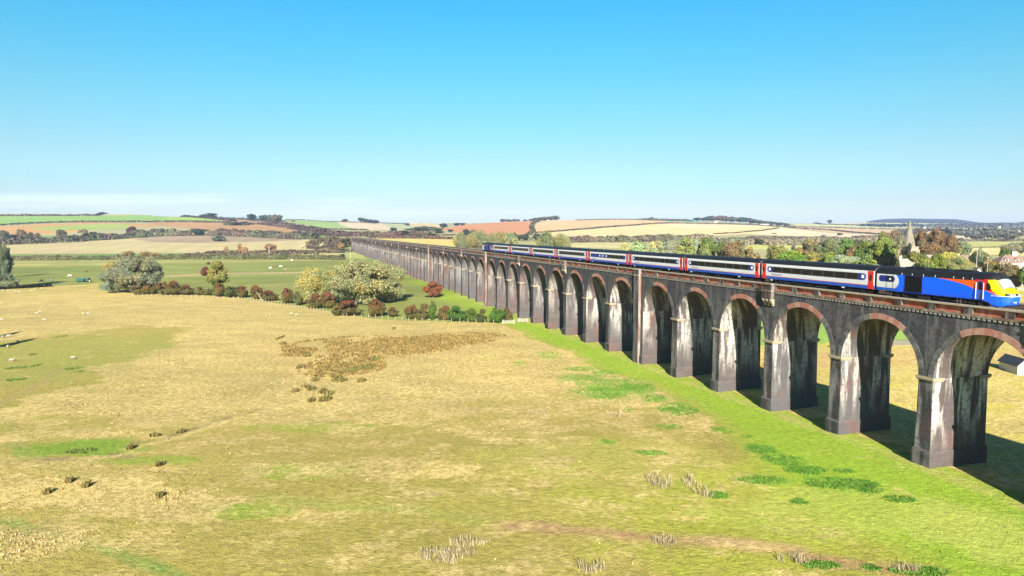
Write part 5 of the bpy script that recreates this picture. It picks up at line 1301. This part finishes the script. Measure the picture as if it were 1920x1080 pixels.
# ---------------------------------------------------------------- poles, fences, gates
def pole(label, px, Y, top, r=.12, mat=None, arm=False, name='utility_pole'):
    X, Y, z = at_depth(px, Y); h = CH - Y*slope(top) - z; o = empty(name, (X, Y, z), label=label, cat='pole')
    b = MB(); b.tube((0,0,-.5),(0,0,h),r,r*.7); link('shaft', b.mesh('shaft', [mat or M['pole']]), o)
    b = MB(); b.box(-.7,.7,-.05,.05,h-.5,h-.38); [b.tube((x,0,h-.38),(x,0,h-.2),.04) for x in (-.6,0.05,.6)]; link('crossarm', b.mesh('crossarm', [M['pole']]), o)
pole('tall pale wooden pole standing before the viaduct end', 657, 745, 468, .22)
pole('thin white pole among the orange saplings on the strip hedge', 505, 800, 462, .2, M['white'])
pole('slim post at the far end of the green meadow hedge', 592, 770, 474, .2)
pole('slim pale pole right of the almost black bush', 1829, 285, 466, .13)
pole('second pale pole between the bushes left of the hipped house', 1850, 282, 481, .1)
pole('white pole in front of the right end of the hipped house', 1916, 262, 490, .12, M['white'])
pole('short white post at the left of the long dark hedge', 351, 770, 483.5, .25, M['white'], name='marker_post')
def fence(label, pts, n, h, group=None, wires=True, thick=.09, mat=None):
    P = [Vector((*ground_at(*p), 0)) for p in pts]; cum = [0]
    for p, q in zip(P[:-1], P[1:]): cum.append(cum[-1] + (q-p).length)
    def at(t):
        i = max(j for j in range(len(P)-1) if cum[j] <= t + 1e-6); f = (t-cum[i])/(cum[i+1]-cum[i]); v = P[i].lerp(P[i+1], f); v.z = float(terrain(v.x, v.y)); return v
    v0 = at(0); o = empty('wire_fence', v0, label=label, cat='fence', group=group)
    b = MB(); b.tube((0,0,-.4),(0,0,h),thick,thick*.85,6); me = b.mesh('post', [mat or M['wood']])
    pts3 = []
    for i in range(n):
        v = at(cum[-1]*i/(n-1) - (1e-3 if i == n-1 else 0)); c = link('post', me, o, tuple(v - v0)); c.rotation_euler = (random.uniform(-.07,.07), random.uniform(-.07,.07), 0); pts3.append(v - v0)
    w_ = MB()
    for zz in (h*.45, h*.72, h*.95):
        for p, q in zip(pts3[:-1], pts3[1:]): w_.tube(p + Vector((0,0,zz)), q + Vector((0,0,zz)), .006, seg=3, caps=False)
    link('wires', w_.mesh('wires', [M['steel']]), o)
fence('long post and wire fence in front of the red hedge', [(250,554),(330,557),(395,559),(450,561),(500,568),(540,574),(590,583),(650,594),(700,596),(760,601),(830,604),(900,606),(942,607)], 78, 1.25, thick=.1)
fence('sagging fence along the ditch across the green field, left part', [(312,520),(350,518),(384,516)], 14, 1.2, thick=.11)
fence('sagging fence along the ditch across the green field, right part', [(440,515),(500,513),(560,512),(640,511)], 34, 1.2, thick=.11)
fence('short fence beside the piers at the end of the hedge', [(966,606),(990,604),(1000,603)], 6, 1.2, thick=.1)
def gate(label, px, row, w, rot):
    X, Y = ground_at(px, row); o = empty('field_gate', (X, Y, float(terrain(X, Y))), rot, label=label, cat='gate')
    b = MB()
    for i in range(5): b.box(-w/2, w/2, -.03, .03, .25+i*.24, .35+i*.24)
    for x in (-w/2+.05, w/2-.05, 0): b.box(x-.05, x+.05, -.055, -.03, .2, 1.35)
    b.tube((-w/2,.04,.3),(w/2,.04,1.25),.04); link('leaf', b.mesh('leaf', [plain('bleached_wood', (.36,.33,.27), .9, .1, .15)]), o)
    for x in (-w/2-.15, w/2+.15): b = MB(); b.box(x-.1, x+.1, -.1, .1, -.4, 1.5); link('gatepost', b.mesh('gatepost', [M['wood']]), o)
gate('bleached five bar gate at the end of the long hedge', 953, 608, 3.3, .1)
gate('bleached gate between the first gate and the pier', 981, 605, 2.6, -.1)
X, Y = ground_at(973, 606); b = MB(); b.box(-.3,.3,-.02,.02,.7,1.3); b.tube((0,.05,-.3),(0,.05,1.3),.04); link('notice_board', b.mesh('notice_board', [M['white']]), loc=(X, Y-.3, float(terrain(X, Y))), label='small white board between the two field gates', cat='sign')
X, Y = ground_at(492, 563); b = MB(); b.tube((0,0,-.2),(-1.2,0,1.8),.13,.1); b.tube((-1.2,0,1.8),(-2.4,0,4.0),.1,.03); b.tube((-1.2,0,1.8),(-.9,.3,3.0),.06,.02); b.tube((-1.8,0,2.9),(-2.6,-.2,3.2),.05,.02)
link('dead_branch', b.mesh('dead_branch', [plain('bleached_bark', (.55,.48,.38), .9, .1, .2)], smooth=True), loc=(X, Y, float(terrain(X, Y))), label='bare bleached trunk leaning left between two red hedge bushes', cat='dead tree')
# livestock trailer
X, Y = ground_at(156, 529); TRG = plain('green_paint', (.025,.075,.05), .5, .3, .2); o = empty('livestock_shelter', (X, Y, float(terrain(X, Y))), .05, label='dark green livestock shelter standing in the meadow', cat='shelter')
b = MB(); b.box(-3.7, 3.7, -1.2, 1.2, .55, 2.3, skip='f'); b.box(-3.7, 1.0, -1.2, -1.12, .55, 2.3); b.box(2.0, 3.7, -1.2, -1.12, .55, 2.3); b.box(1.0, 2.0, -1.2, -1.12, 1.9, 2.3)
for i in range(8): b.box(-3.6+i*.62, -3.54+i*.62, -1.26, -1.2, .6, 2.25)
link('body', b.mesh('body', [TRG]), o); b = MB(); b.prism([(-3.85,2.3),(3.85,2.3),(3.85,2.42),(0,2.75),(-3.85,2.42)], -1.35, 1.35); link('roof', b.mesh('roof', [plain('green_roof_sheet', (.05,.13,.095), .5, .3, .15)]), o)
for x in (-2.6, -1.7, 2.6):
    b = MB(); b.tube((x,-1.15,.4),(x,-.95,.4),.4,seg=14); b.tube((x,.95,.4),(x,1.15,.4),.4,seg=14); link('wheel', b.mesh('wheel', [M['black']]), o)
b = MB(); b.box(3.75, 4.4, -.7, .7, .2, 1.3); link('feed_rack', b.mesh('feed_rack', [M['wood']]), o)
# ---------------------------------------------------------------- animals
def skin(name, verts, edges, rad, mats, sub=2):
    me = bpy.data.meshes.new(name); me.from_pydata(verts, edges, []); o = bpy.data.objects.new(name, me); COL.objects.link(o)
    m = o.modifiers.new('skin', 'SKIN'); 
    if not me.skin_vertices: me.skin_vertices.new()
    for i, r in enumerate(rad):
        d = me.skin_vertices[0].data[i]; d.radius = (r, r) if not isinstance(r, tuple) else r; d.use_root = (i == 0)
    s = o.modifiers.new('sub', 'SUBSURF'); s.levels = sub; s.render_levels = sub
    dg = bpy.context.evaluated_depsgraph_get(); out = bpy.data.meshes.new_from_object(o.evaluated_get(dg)); bpy.data.objects.remove(o)
    out.name = name; out.materials.clear(); [out.materials.append(q) for q in mats]
    out.polygons.foreach_set('use_smooth', [True]*len(out.polygons)); return out
def quadruped(graze, k=1.0, fat=1.0, name='sheep'):
    """x forward, about 1.2 m long at k=1"""
    V = [(-.1,0,.62),(-.42,0,.64),(-.55,0,.6),(.25,0,.62),(.42,0,.66)]; E_ = [(0,1),(1,2),(0,3),(3,4)]; Rr = [.23*fat,.22*fat,.1,.22*fat,.15]
    hd = [(.58,0,.42),(.7,0,.14),(.78,0,.04)] if graze else [(.58,0,.86),(.68,0,1.0),(.84,0,.93)]
    n = len(V); V += hd; E_ += [(4,n),(n,n+1),(n+1,n+2)]; Rr += [.11,.085,.05]
    for s in (-1, 1):
        n = len(V); V += [(hd[1][0]-.04, s*.13, hd[1][2]+.02)]; E_ += [(len(V)-1-0, 6)]; Rr += [.025]
    for x, root in ((-.42, 1), (.28, 3)):
        for s in (-1, 1):
            n = len(V); back = x < 0
            V += [(x, s*.13, .42), (x+(-.05 if back else .0), s*.13, .22), (x+(.0 if back else .02), s*.13, .03)]
            E_ += [(root, n), (n, n+1), (n+1, n+2)]; Rr += [.09, .045, .035]
    V += [(-.62,0,.5),(-.63,0,.35)]; E_ += [(2,len(V)-2),(len(V)-2,len(V)-1)]; Rr += [.04,.03]
    V = [(a*k, b_*k, c_*k) for a, b_, c_ in V]; Rr = [r*k for r in Rr]
    return skin(name, V, E_, Rr, [M['white']])
WOOL = plain('cream_wool', (.36,.33,.26), .95, .05, .2, 9.0)
SHP = [quadruped(True, .95, 1.15), quadruped(False, .95, 1.15)]; CW = [quadruped(True, 1.85, 1.0, 'cow'), quadruped(False, 1.85, 1.0, 'cow')]
for m_ in SHP: m_.materials[0] = WOOL
def cowmat(name, c, white=0.0):
    t = NT(name); p = t.n('ShaderNodeTexCoord').outputs['Object']; nz = t.noise(p, 1.3, 2)
    return t.done(t.mix(t.math('MULTIPLY', t.ramp(nz, .52, .54), white), c, (.7,.66,.6)), .8, .2)
CM = {'brown': cowmat('brown_hide', (.14,.055,.025)), 'black': cowmat('black_hide', (.015,.014,.014)), 'white': cowmat('white_hide', (.7,.66,.58)), 'grey': cowmat('grey_hide', (.12,.12,.11)), 'pied': cowmat('brown_and_white_hide', (.14,.055,.025), 1.0)}
def animal(kind, px, row, me, rz, label, mat=None, group=None, s=1.0):
    X, Y = ground_at(px, row); o = link(kind, me, loc=(X, Y, float(terrain(X, Y)) - .01), rz=rz, scale=(s, s, s), mat=mat, label=label, cat=kind, group=group); return o
SH_ = [(22,678,.2,'single cream sheep standing alone on the green patch at the left'),(137,673,3.0,'cream sheep lying alone right of the green patch, near the pale tussocks'),(6,634,1.2,'sheep half in the upper tree shadow at the left edge, left one'),(16,632,.4,'sheep at the edge of the upper tree shadow, right one'),
 (15,652,2.0,'sheep standing inside the lower long tree shadow'),(34,643,1.8,'sheep on the upper rim of the long tree shadow'),(69,589,.1,'left sheep of a close pair on the dry slope'),(75,586,.4,'right sheep of a close pair on the dry slope'),
 (83,601,.0,'sheep alone below the close pair'),(156,590,2.9,'left sheep of two by the worn track on the dry slope'),(165,589,.3,'right sheep of two by the worn track on the dry slope'),(3,601,.0,'sheep at the left edge level with the pair'),(1,571,.5,'sheep at the left edge higher up the slope'),
 (5,546,.2,'sheep by the ditch bank, first from the left'),(15,547,.3,'sheep by the ditch bank, second from the left'),(29,548,2.9,'sheep by the ditch bank, third from the left'),(36,549,.1,'sheep by the ditch bank, fourth from the left'),(59,546,.2,'sheep by the ditch bank, fifth from the left'),(66,544,3.0,'sheep by the ditch bank, sixth from the left'),(78,542,.0,'sheep by the ditch bank, rightmost'),
 (508,593,1.5,'small distant sheep alone below the bare bleached trunk'),(546,590,.1,'sheep standing near the fence, left of a pair'),(556,592,.1,'sheep near the fence, right of a pair, side on')]
for i, (px, row, rz, lb) in enumerate(SH_):
    me_ = SHP[0 if i % 3 else 1]; animal('sheep', px, row, me_, rz, lb, group='sheep on the dry slope', s=.88)
CT = [(78,529,3.0,'black','black cow grazing left of the shelter'),(96,528,.2,'grey','dark grey cow between the black cow and the shelter'),(131,519,3.1,'white','cream cow above the shelter'),(162,511,.1,'brown','brown cow standing beyond the shelter'),
 (507,504,3.0,'white','white cow at the head of the far group'),(513,502,.1,'brown','brown cow touching the white one'),(526,501,.4,'white','white cow alone beyond the brown and white cow'),(537,508,.05,'pied','brown and white cow, nearest of the far group'),(547,489,.1,'white','white cow lying by the long hedge')]
for i, (px, row, rz, c, lb) in enumerate(CT): animal('cow', px, row, CW[i % 2], rz, lb, CM[c], 'cattle in the green meadow', 1.05)
b = MB(); b.tube((0,-.18,0),(0,.2,.02),.05,.03,6); b.quad((-.02,-.05,.02),(-.5,.0,.16),(-.55,.1,.15),(-.02,.1,.02)); b.quad((.02,-.05,.02),(.5,.0,.16),(.55,.1,.15),(.02,.1,.02))
link('bird', b.mesh('bird', [M['black']]), loc=((987-960)/FPX*180, 180, CH - 180*slope(400.5)), label='small dark bird flying over the central hills', cat='bird')
# tall trees just outside the left edge, whose shadows reach into the picture
for X, Y, h, lb in ((-128.2,146,17.5,'slim tall tree off the left side casting the lower long shadow'),(-142,157,18.5,'slim tall tree off the left side casting the upper long shadow')):
    z = float(terrain(X, Y)); o = empty('tree', (X, Y, z), label=lb, cat='tree'); c = link('crown', CR['tall'][0], o, scale=(4.2, 4.2, h)); c.color = (*DKG, 1); link('trunk', TR[0], o, scale=(4, 4, h))
# ---------------------------------------------------------------- grass, rushes, nettles
def samp(X, Y):
    r = np.hypot(X, Y); a = np.degrees(np.arctan2(X, Y)); ia = np.clip(np.searchsorted(az, a), 0, len(az)-1); ir = np.clip(np.searchsorted(rr, r), 0, len(rr)-1)
    return RGB[ir, ia], grn[ir, ia], right[ir, ia], COV[ir, ia]
def cards(X, Y, h, w, col, rng, lean=.35):
    n = len(X); Z = terrain(X, Y); th = rng.random(n)*math.pi; dx, dy = np.cos(th)*w/2, np.sin(th)*w/2
    lx, ly = rng.normal(size=n)*h*lean, rng.normal(size=n)*h*lean
    P0 = np.stack([X-dx, Y-dy, Z-.05], 1); P1 = np.stack([X+dx, Y+dy, Z-.05], 1); P2 = np.stack([X+dx*.5+lx, Y+dy*.5+ly, Z+h], 1); P3 = np.stack([X-dx*.7+lx, Y-dy*.7+ly, Z+h*.9], 1)
    V = np.stack([P0, P1, P2, P3], 1).reshape(-1, 3); return V, np.arange(n*4).reshape(n, 4), np.repeat(np.concatenate([col, np.ones((n, 1))], 1), 4, 0)
rng = np.random.default_rng(77)
n = 110000; Yd = 1/(1/46 + (1/190 - 1/46)*rng.random(n)); Xd = (rng.random(n)*2 - 1)*Yd*.8
cc, g_, r_, cv_ = samp(Xd, Yd); dd = Xd*CP - Yd*SP - DV
dens = np.clip(.42 + 1.1*fbm(Xd, Yd, 7, N1, 3) + .5*fbm(Xd, Yd, 1.6, N2, 2), .03, 1); straw_ = np.clip(cc[:, 0]/(cc[:, 1]+.01) - .75, 0, .6)/.5
k = (~g_) & (~r_) & (dd < -1) & (rng.random(n) < dens*np.clip(cv_*1.6-.5, .02, 1)); Xd, Yd, cc, dn, cv_ = Xd[k], Yd[k], cc[k], dens[k], cv_[k]; n = len(Xd)
kk = (fbm(Xd, Yd, 3.5, N3, 2) > -.05); st_ = rng.uniform(.85, 1.2, n)[:, None]
col = np.where((kk & (rng.random(n) < cv_*1.3))[:, None], np.array((.56,.43,.20)), cc)*st_*.8
V, F_, C_ = cards(Xd, Yd, rng.uniform(.06, .19, n)*(.5+.7*dn), rng.uniform(.08, .22, n)*np.sqrt(Yd/70), col, rng)
link('grass', npmesh('grass', V, F_, [M['tuft']], attrs={'blade': C_}), kind='stuff', label='short dry grass tufts over the near meadow', cat='grass')
def patch(lst, per, hr, wr, cols, rng, lean=.3, edge=.35):
    VV, FF, CC, off = [], [], [], 0
    for q in lst:
        px, row, rx, ry = q[:4]; cx, cy = ground_at(px, row); ax = pxw(rx, cy); ay = (ground_at(px, row-ry)[1] - ground_at(px, row+ry)[1])/2
        n = int(min(22000, max(60, per*rx*ry))); a = rng.random(n)*2*math.pi; r = np.sqrt(rng.random(n))
        X = cx + ax*r*np.cos(a); Y = cy + ay*r*np.sin(a); m = (r*(.35+.95*rng.random(n)) + edge*2.2*fbm(X, Y, max(ax*.35, .8), N2) + edge*1.6*fbm(X, Y, max(ax*.12, .5), N3) < .72)
        X, Y = X[m], Y[m]; n = len(X)
        if n == 0: continue
        f = np.clip(.5 + fbm(X, Y, 1.5, N1), 0, 1)[:, None]; c = (np.array(cols[0])*f + np.array(cols[1])*(1-f))*rng.uniform(.65, 1.3, n)[:, None]
        s = np.sqrt(max(cy, 60)/75); V, F_, C_ = cards(X, Y, rng.uniform(*hr, n), rng.uniform(*wr, n)*s, c, rng, lean); VV.append(V); FF.append(F_+off); CC.append(C_); off += len(V)
    return np.concatenate(VV), np.concatenate(FF), np.concatenate(CC)
NET = [(1030,665,24,7),(1088,692,34,5),(1080,708,36,8),(1140,722,62,20),(1130,736,48,11),(1196,728,34,12),(1226,746,26,7),(1272,767,38,12),(1222,849,34,5),(1255,800,26,5),(1140,829,18,5),(1352,806,20,7),(1428,843,26,12),(1468,863,42,10),(1512,882,44,8),
 (1560,906,56,12),(1622,912,34,13),(1584,884,20,5),(1430,900,48,8),(1500,941,20,6),(1345,929,22,8),(1686,936,34,7),(1130,700,24,4),(1182,770,12,3),(1400,818,10,4),(1725,1072,60,9),(1540,1060,40,8),(1640,1065,30,6),(976,680,14,3)]
V, F_, C_ = patch(NET, 4.0, (.03,.17), (.06,.18), ((.09,.20,.03),(.14,.26,.04)), rng, .5)
link('nettles', npmesh('nettles', V, F_, [M['tuft']], attrs={'blade': C_}), kind='stuff', label='dark green nettle patches in the grass beside the viaduct', cat='nettles')
NT2 = [(115,631,9,3),(30,690,18,3),(65,686,8,4),(140,691,20,3),(30,712,18,3),(150,697,8,2),(60,665,8,2),(150,846,30,5)]
V, F_, C_ = patch(NT2, 4, (.08,.25), (.12,.3), ((.11,.17,.04),(.16,.21,.05)), rng, .4)
link('thistles', npmesh('thistles', V, F_, [M['tuft']], attrs={'blade': C_}), kind='stuff', label='small dark green weed patches on the green slope at the left', cat='weeds')
RSH = [(554,734,7,3),(584,730,9,3),(573,726,9,2),(604,735,6,4),(612,738,4,3),(620,739,4,3),(584,752,6,4),(609,750,13,4),(677,715,9,3),(646,699,12,3),(632,709,9,3),(592,713,8,3),(691,690,12,5),(671,693,14,5),(637,714,14,3),(739,617,3,2),(531,645,7,2),(525,634,2,4),
 (130,904,6,3),(163,912,6,4),(300,932,5,4),(90,925,5,3),(246,841,7,3),(290,818,9,2),(340,811,6,3),(300,873,6,3),(700,676,12,2),(575,668,8,2),(560,690,6,2)]
V, F_, C_ = patch(RSH, 6, (.25,.6), (.12,.3), ((.15,.15,.045),(.21,.16,.06)), rng, .25)
V2, F2, C2 = patch([(700,650,170,22),(800,640,130,12),(640,688,85,18),(870,630,80,7),(560,660,30,10)], 1.7, (.2,.45), (.2,.45), ((.25,.165,.06),(.22,.17,.062)), rng, .3, .6)
V = np.concatenate([V, V2]); F_ = np.concatenate([F_, F2+C_.shape[0]]); C_ = np.concatenate([C_, C2])
link('rushes', npmesh('rushes', V, F_, [M['tuft']], attrs={'blade': C_}), kind='stuff', label='rust coloured rushes and dark tussocks in the damp hollow', cat='rushes')
DS = [(1236,905,26,14),(1298,908,18,14),(1320,925,20,10),(1245,1019,24,9),(842,1044,60,14),(1492,1052,34,8),(1700,1070,34,7),(1110,1068,28,9),(1160,780,35,5),(1010,775,30,5),(880,1020,40,8)]
V, F_, C_ = patch(DS, .9, (.2,.75), (.03,.07), ((.46,.38,.24),(.32,.26,.15)), rng, .22, .6)
link('dead_stalks', npmesh('dead_stalks', V, F_, [M['tuft']], attrs={'blade': C_}), kind='stuff', label='bleached dead thistle stalks standing in the near grass', cat='stalks')
AIR, DUST, OZ, SKYSAT, SKYHUE, SKYSTR, SUNSTR, HAZE, HAZEC, EXPO = 1.0, 1.0, 1.0, 1.3, .5, .051, 5.0, 5.2e-5, (.46,.58,1.0), 1.74
CLOUDC = (10.5,11.4,13.6,1)
# ---------------------------------------------------------------- sky, sun, air
w = bpy.data.worlds.new('World'); S.world = w; w.use_nodes = True; t = w.node_tree; t.nodes.clear()
wo = t.nodes.new('ShaderNodeOutputWorld'); bg = t.nodes.new('ShaderNodeBackground')
sk = t.nodes.new('ShaderNodeTexSky'); sk.sky_type = 'NISHITA'; sk.sun_disc = False
sk.sun_elevation = SUN_EL
sk.sun_rotation = SUN_TRAVEL + math.pi      # the sun stands behind the camera
sk.altitude = 0; sk.air_density = AIR; sk.dust_density = DUST; sk.ozone_density = OZ
hs = t.nodes.new('ShaderNodeHueSaturation'); hs.inputs['Saturation'].default_value = SKYSAT; hs.inputs['Value'].default_value = 1.0; hs.inputs['Hue'].default_value = SKYHUE
t.links.new(sk.outputs[0], hs.inputs['Color'])
# the sky's colour by height: deeper blue above, paler towards the horizon
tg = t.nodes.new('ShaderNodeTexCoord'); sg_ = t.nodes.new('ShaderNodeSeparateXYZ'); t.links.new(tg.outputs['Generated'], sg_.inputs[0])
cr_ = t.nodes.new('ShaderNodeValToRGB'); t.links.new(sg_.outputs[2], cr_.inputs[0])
TINT = [(0.0,(1.1,1.32,1.15)),(.0177,(.93,1.07,1.03)),(.0423,(.67,.80,1.0)),(.0653,(.59,.79,.92)),(.1032,(.59,.775,.80)),(.1774,(.50,.91,.85)),(.2506,(.34,1.01,.98)),(.3119,(.247,1.058,1.136)),(.6,(.25,.45,.58)),(1.0,(.25,.42,.55))]  # last two stops, above the view, dimmed to cut fill light in shade
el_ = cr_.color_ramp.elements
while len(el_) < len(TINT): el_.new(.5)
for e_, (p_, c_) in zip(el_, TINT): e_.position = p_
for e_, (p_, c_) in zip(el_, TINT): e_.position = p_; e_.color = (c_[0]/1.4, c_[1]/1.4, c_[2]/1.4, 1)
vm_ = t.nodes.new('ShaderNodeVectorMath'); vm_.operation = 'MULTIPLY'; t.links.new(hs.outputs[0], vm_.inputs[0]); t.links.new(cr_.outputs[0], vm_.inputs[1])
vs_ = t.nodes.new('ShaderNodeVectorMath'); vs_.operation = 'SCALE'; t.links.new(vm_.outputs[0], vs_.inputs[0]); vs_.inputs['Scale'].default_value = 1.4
# thin streaks of cirrus low over the horizon
tc = t.nodes.new('ShaderNodeTexCoord'); mp = t.nodes.new('ShaderNodeMapping'); mp.inputs['Scale'].default_value = (1.2, 1.2, 26)
t.links.new(tc.outputs['Generated'], mp.inputs['Vector'])
nz = t.nodes.new('ShaderNodeTexNoise'); nz.inputs['Scale'].default_value = 2.2; nz.inputs['Detail'].default_value = 6; nz.inputs['Roughness'].default_value = .6
t.links.new(mp.outputs[0], nz.inputs['Vector'])
mr = t.nodes.new('ShaderNodeMapRange'); mr.interpolation_type = 'SMOOTHSTEP'; mr.inputs[1].default_value = .46; mr.inputs[2].default_value = .68; mr.inputs[4].default_value = .22
t.links.new(nz.outputs['Fac'], mr.inputs[0])
sx = t.nodes.new('ShaderNodeSeparateXYZ'); t.links.new(tc.outputs['Generated'], sx.inputs[0])
m2 = t.nodes.new('ShaderNodeMapRange'); m2.interpolation_type = 'SMOOTHSTEP'; m2.inputs[1].default_value = .085; m2.inputs[2].default_value = .03
t.links.new(sx.outputs[2], m2.inputs[0])
mu = t.nodes.new('ShaderNodeMath'); mu.operation = 'MULTIPLY'; t.links.new(mr.outputs[0], mu.inputs[0]); t.links.new(m2.outputs[0], mu.inputs[1])
mc = t.nodes.new('ShaderNodeMix'); mc.data_type = 'RGBA'; m3 = t.nodes.new('ShaderNodeMapRange'); m3.interpolation_type = 'SMOOTHSTEP'; m3.inputs[1].default_value = .05; m3.inputs[2].default_value = -.25; t.links.new(sx.outputs[0], m3.inputs[0])
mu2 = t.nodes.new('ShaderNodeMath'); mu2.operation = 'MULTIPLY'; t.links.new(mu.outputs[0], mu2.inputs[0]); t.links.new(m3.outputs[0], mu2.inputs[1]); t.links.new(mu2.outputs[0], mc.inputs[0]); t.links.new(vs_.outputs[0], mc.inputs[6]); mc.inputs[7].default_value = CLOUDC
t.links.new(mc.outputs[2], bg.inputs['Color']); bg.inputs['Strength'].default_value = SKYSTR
t.links.new(bg.outputs[0], wo.inputs['Surface'])
sl = bpy.data.lights.new('sun', 'SUN'); sl.energy = SUNSTR; sl.angle = R(.53); sl.color = (1.0, .93, .80)
so = bpy.data.objects.new('sun', sl); COL.objects.link(so); so.location = (0, -50, 80)
dv = Vector((math.sin(SUN_TRAVEL)*math.cos(SUN_EL), math.cos(SUN_TRAVEL)*math.cos(SUN_EL), -math.sin(SUN_EL)))
so.rotation_euler = dv.to_track_quat('-Z', 'Y').to_euler()
if HAZE > 0:
    b = MB(); b.box(-14500, 14500, -14500, 14500, -30, 330)
    hm = bpy.data.materials.new('haze_air'); hm.use_nodes = True; nt = hm.node_tree; nt.nodes.clear()
    o = nt.nodes.new('ShaderNodeOutputMaterial'); v = nt.nodes.new('ShaderNodeVolumePrincipled')
    v.inputs['Color'].default_value = (*HAZEC, 1); v.inputs['Density'].default_value = HAZE; v.inputs['Anisotropy'].default_value = .0
    nt.links.new(v.outputs[0], o.inputs['Volume'])
    link('haze', b.mesh('haze', [hm]), kind='stuff', label='thin blue air between the viewer and the far hills')
S.render.engine = 'CYCLES'
S.view_settings.view_transform = 'Standard'; S.view_settings.look = 'None'; S.view_settings.gamma = 1.0; S.view_settings.exposure = EXPO
S.cycles.max_bounces = 5; S.cycles.diffuse_bounces = 2; S.cycles.volume_bounces = 0; S.cycles.transparent_max_bounces = 8; S.cycles.use_denoising = True
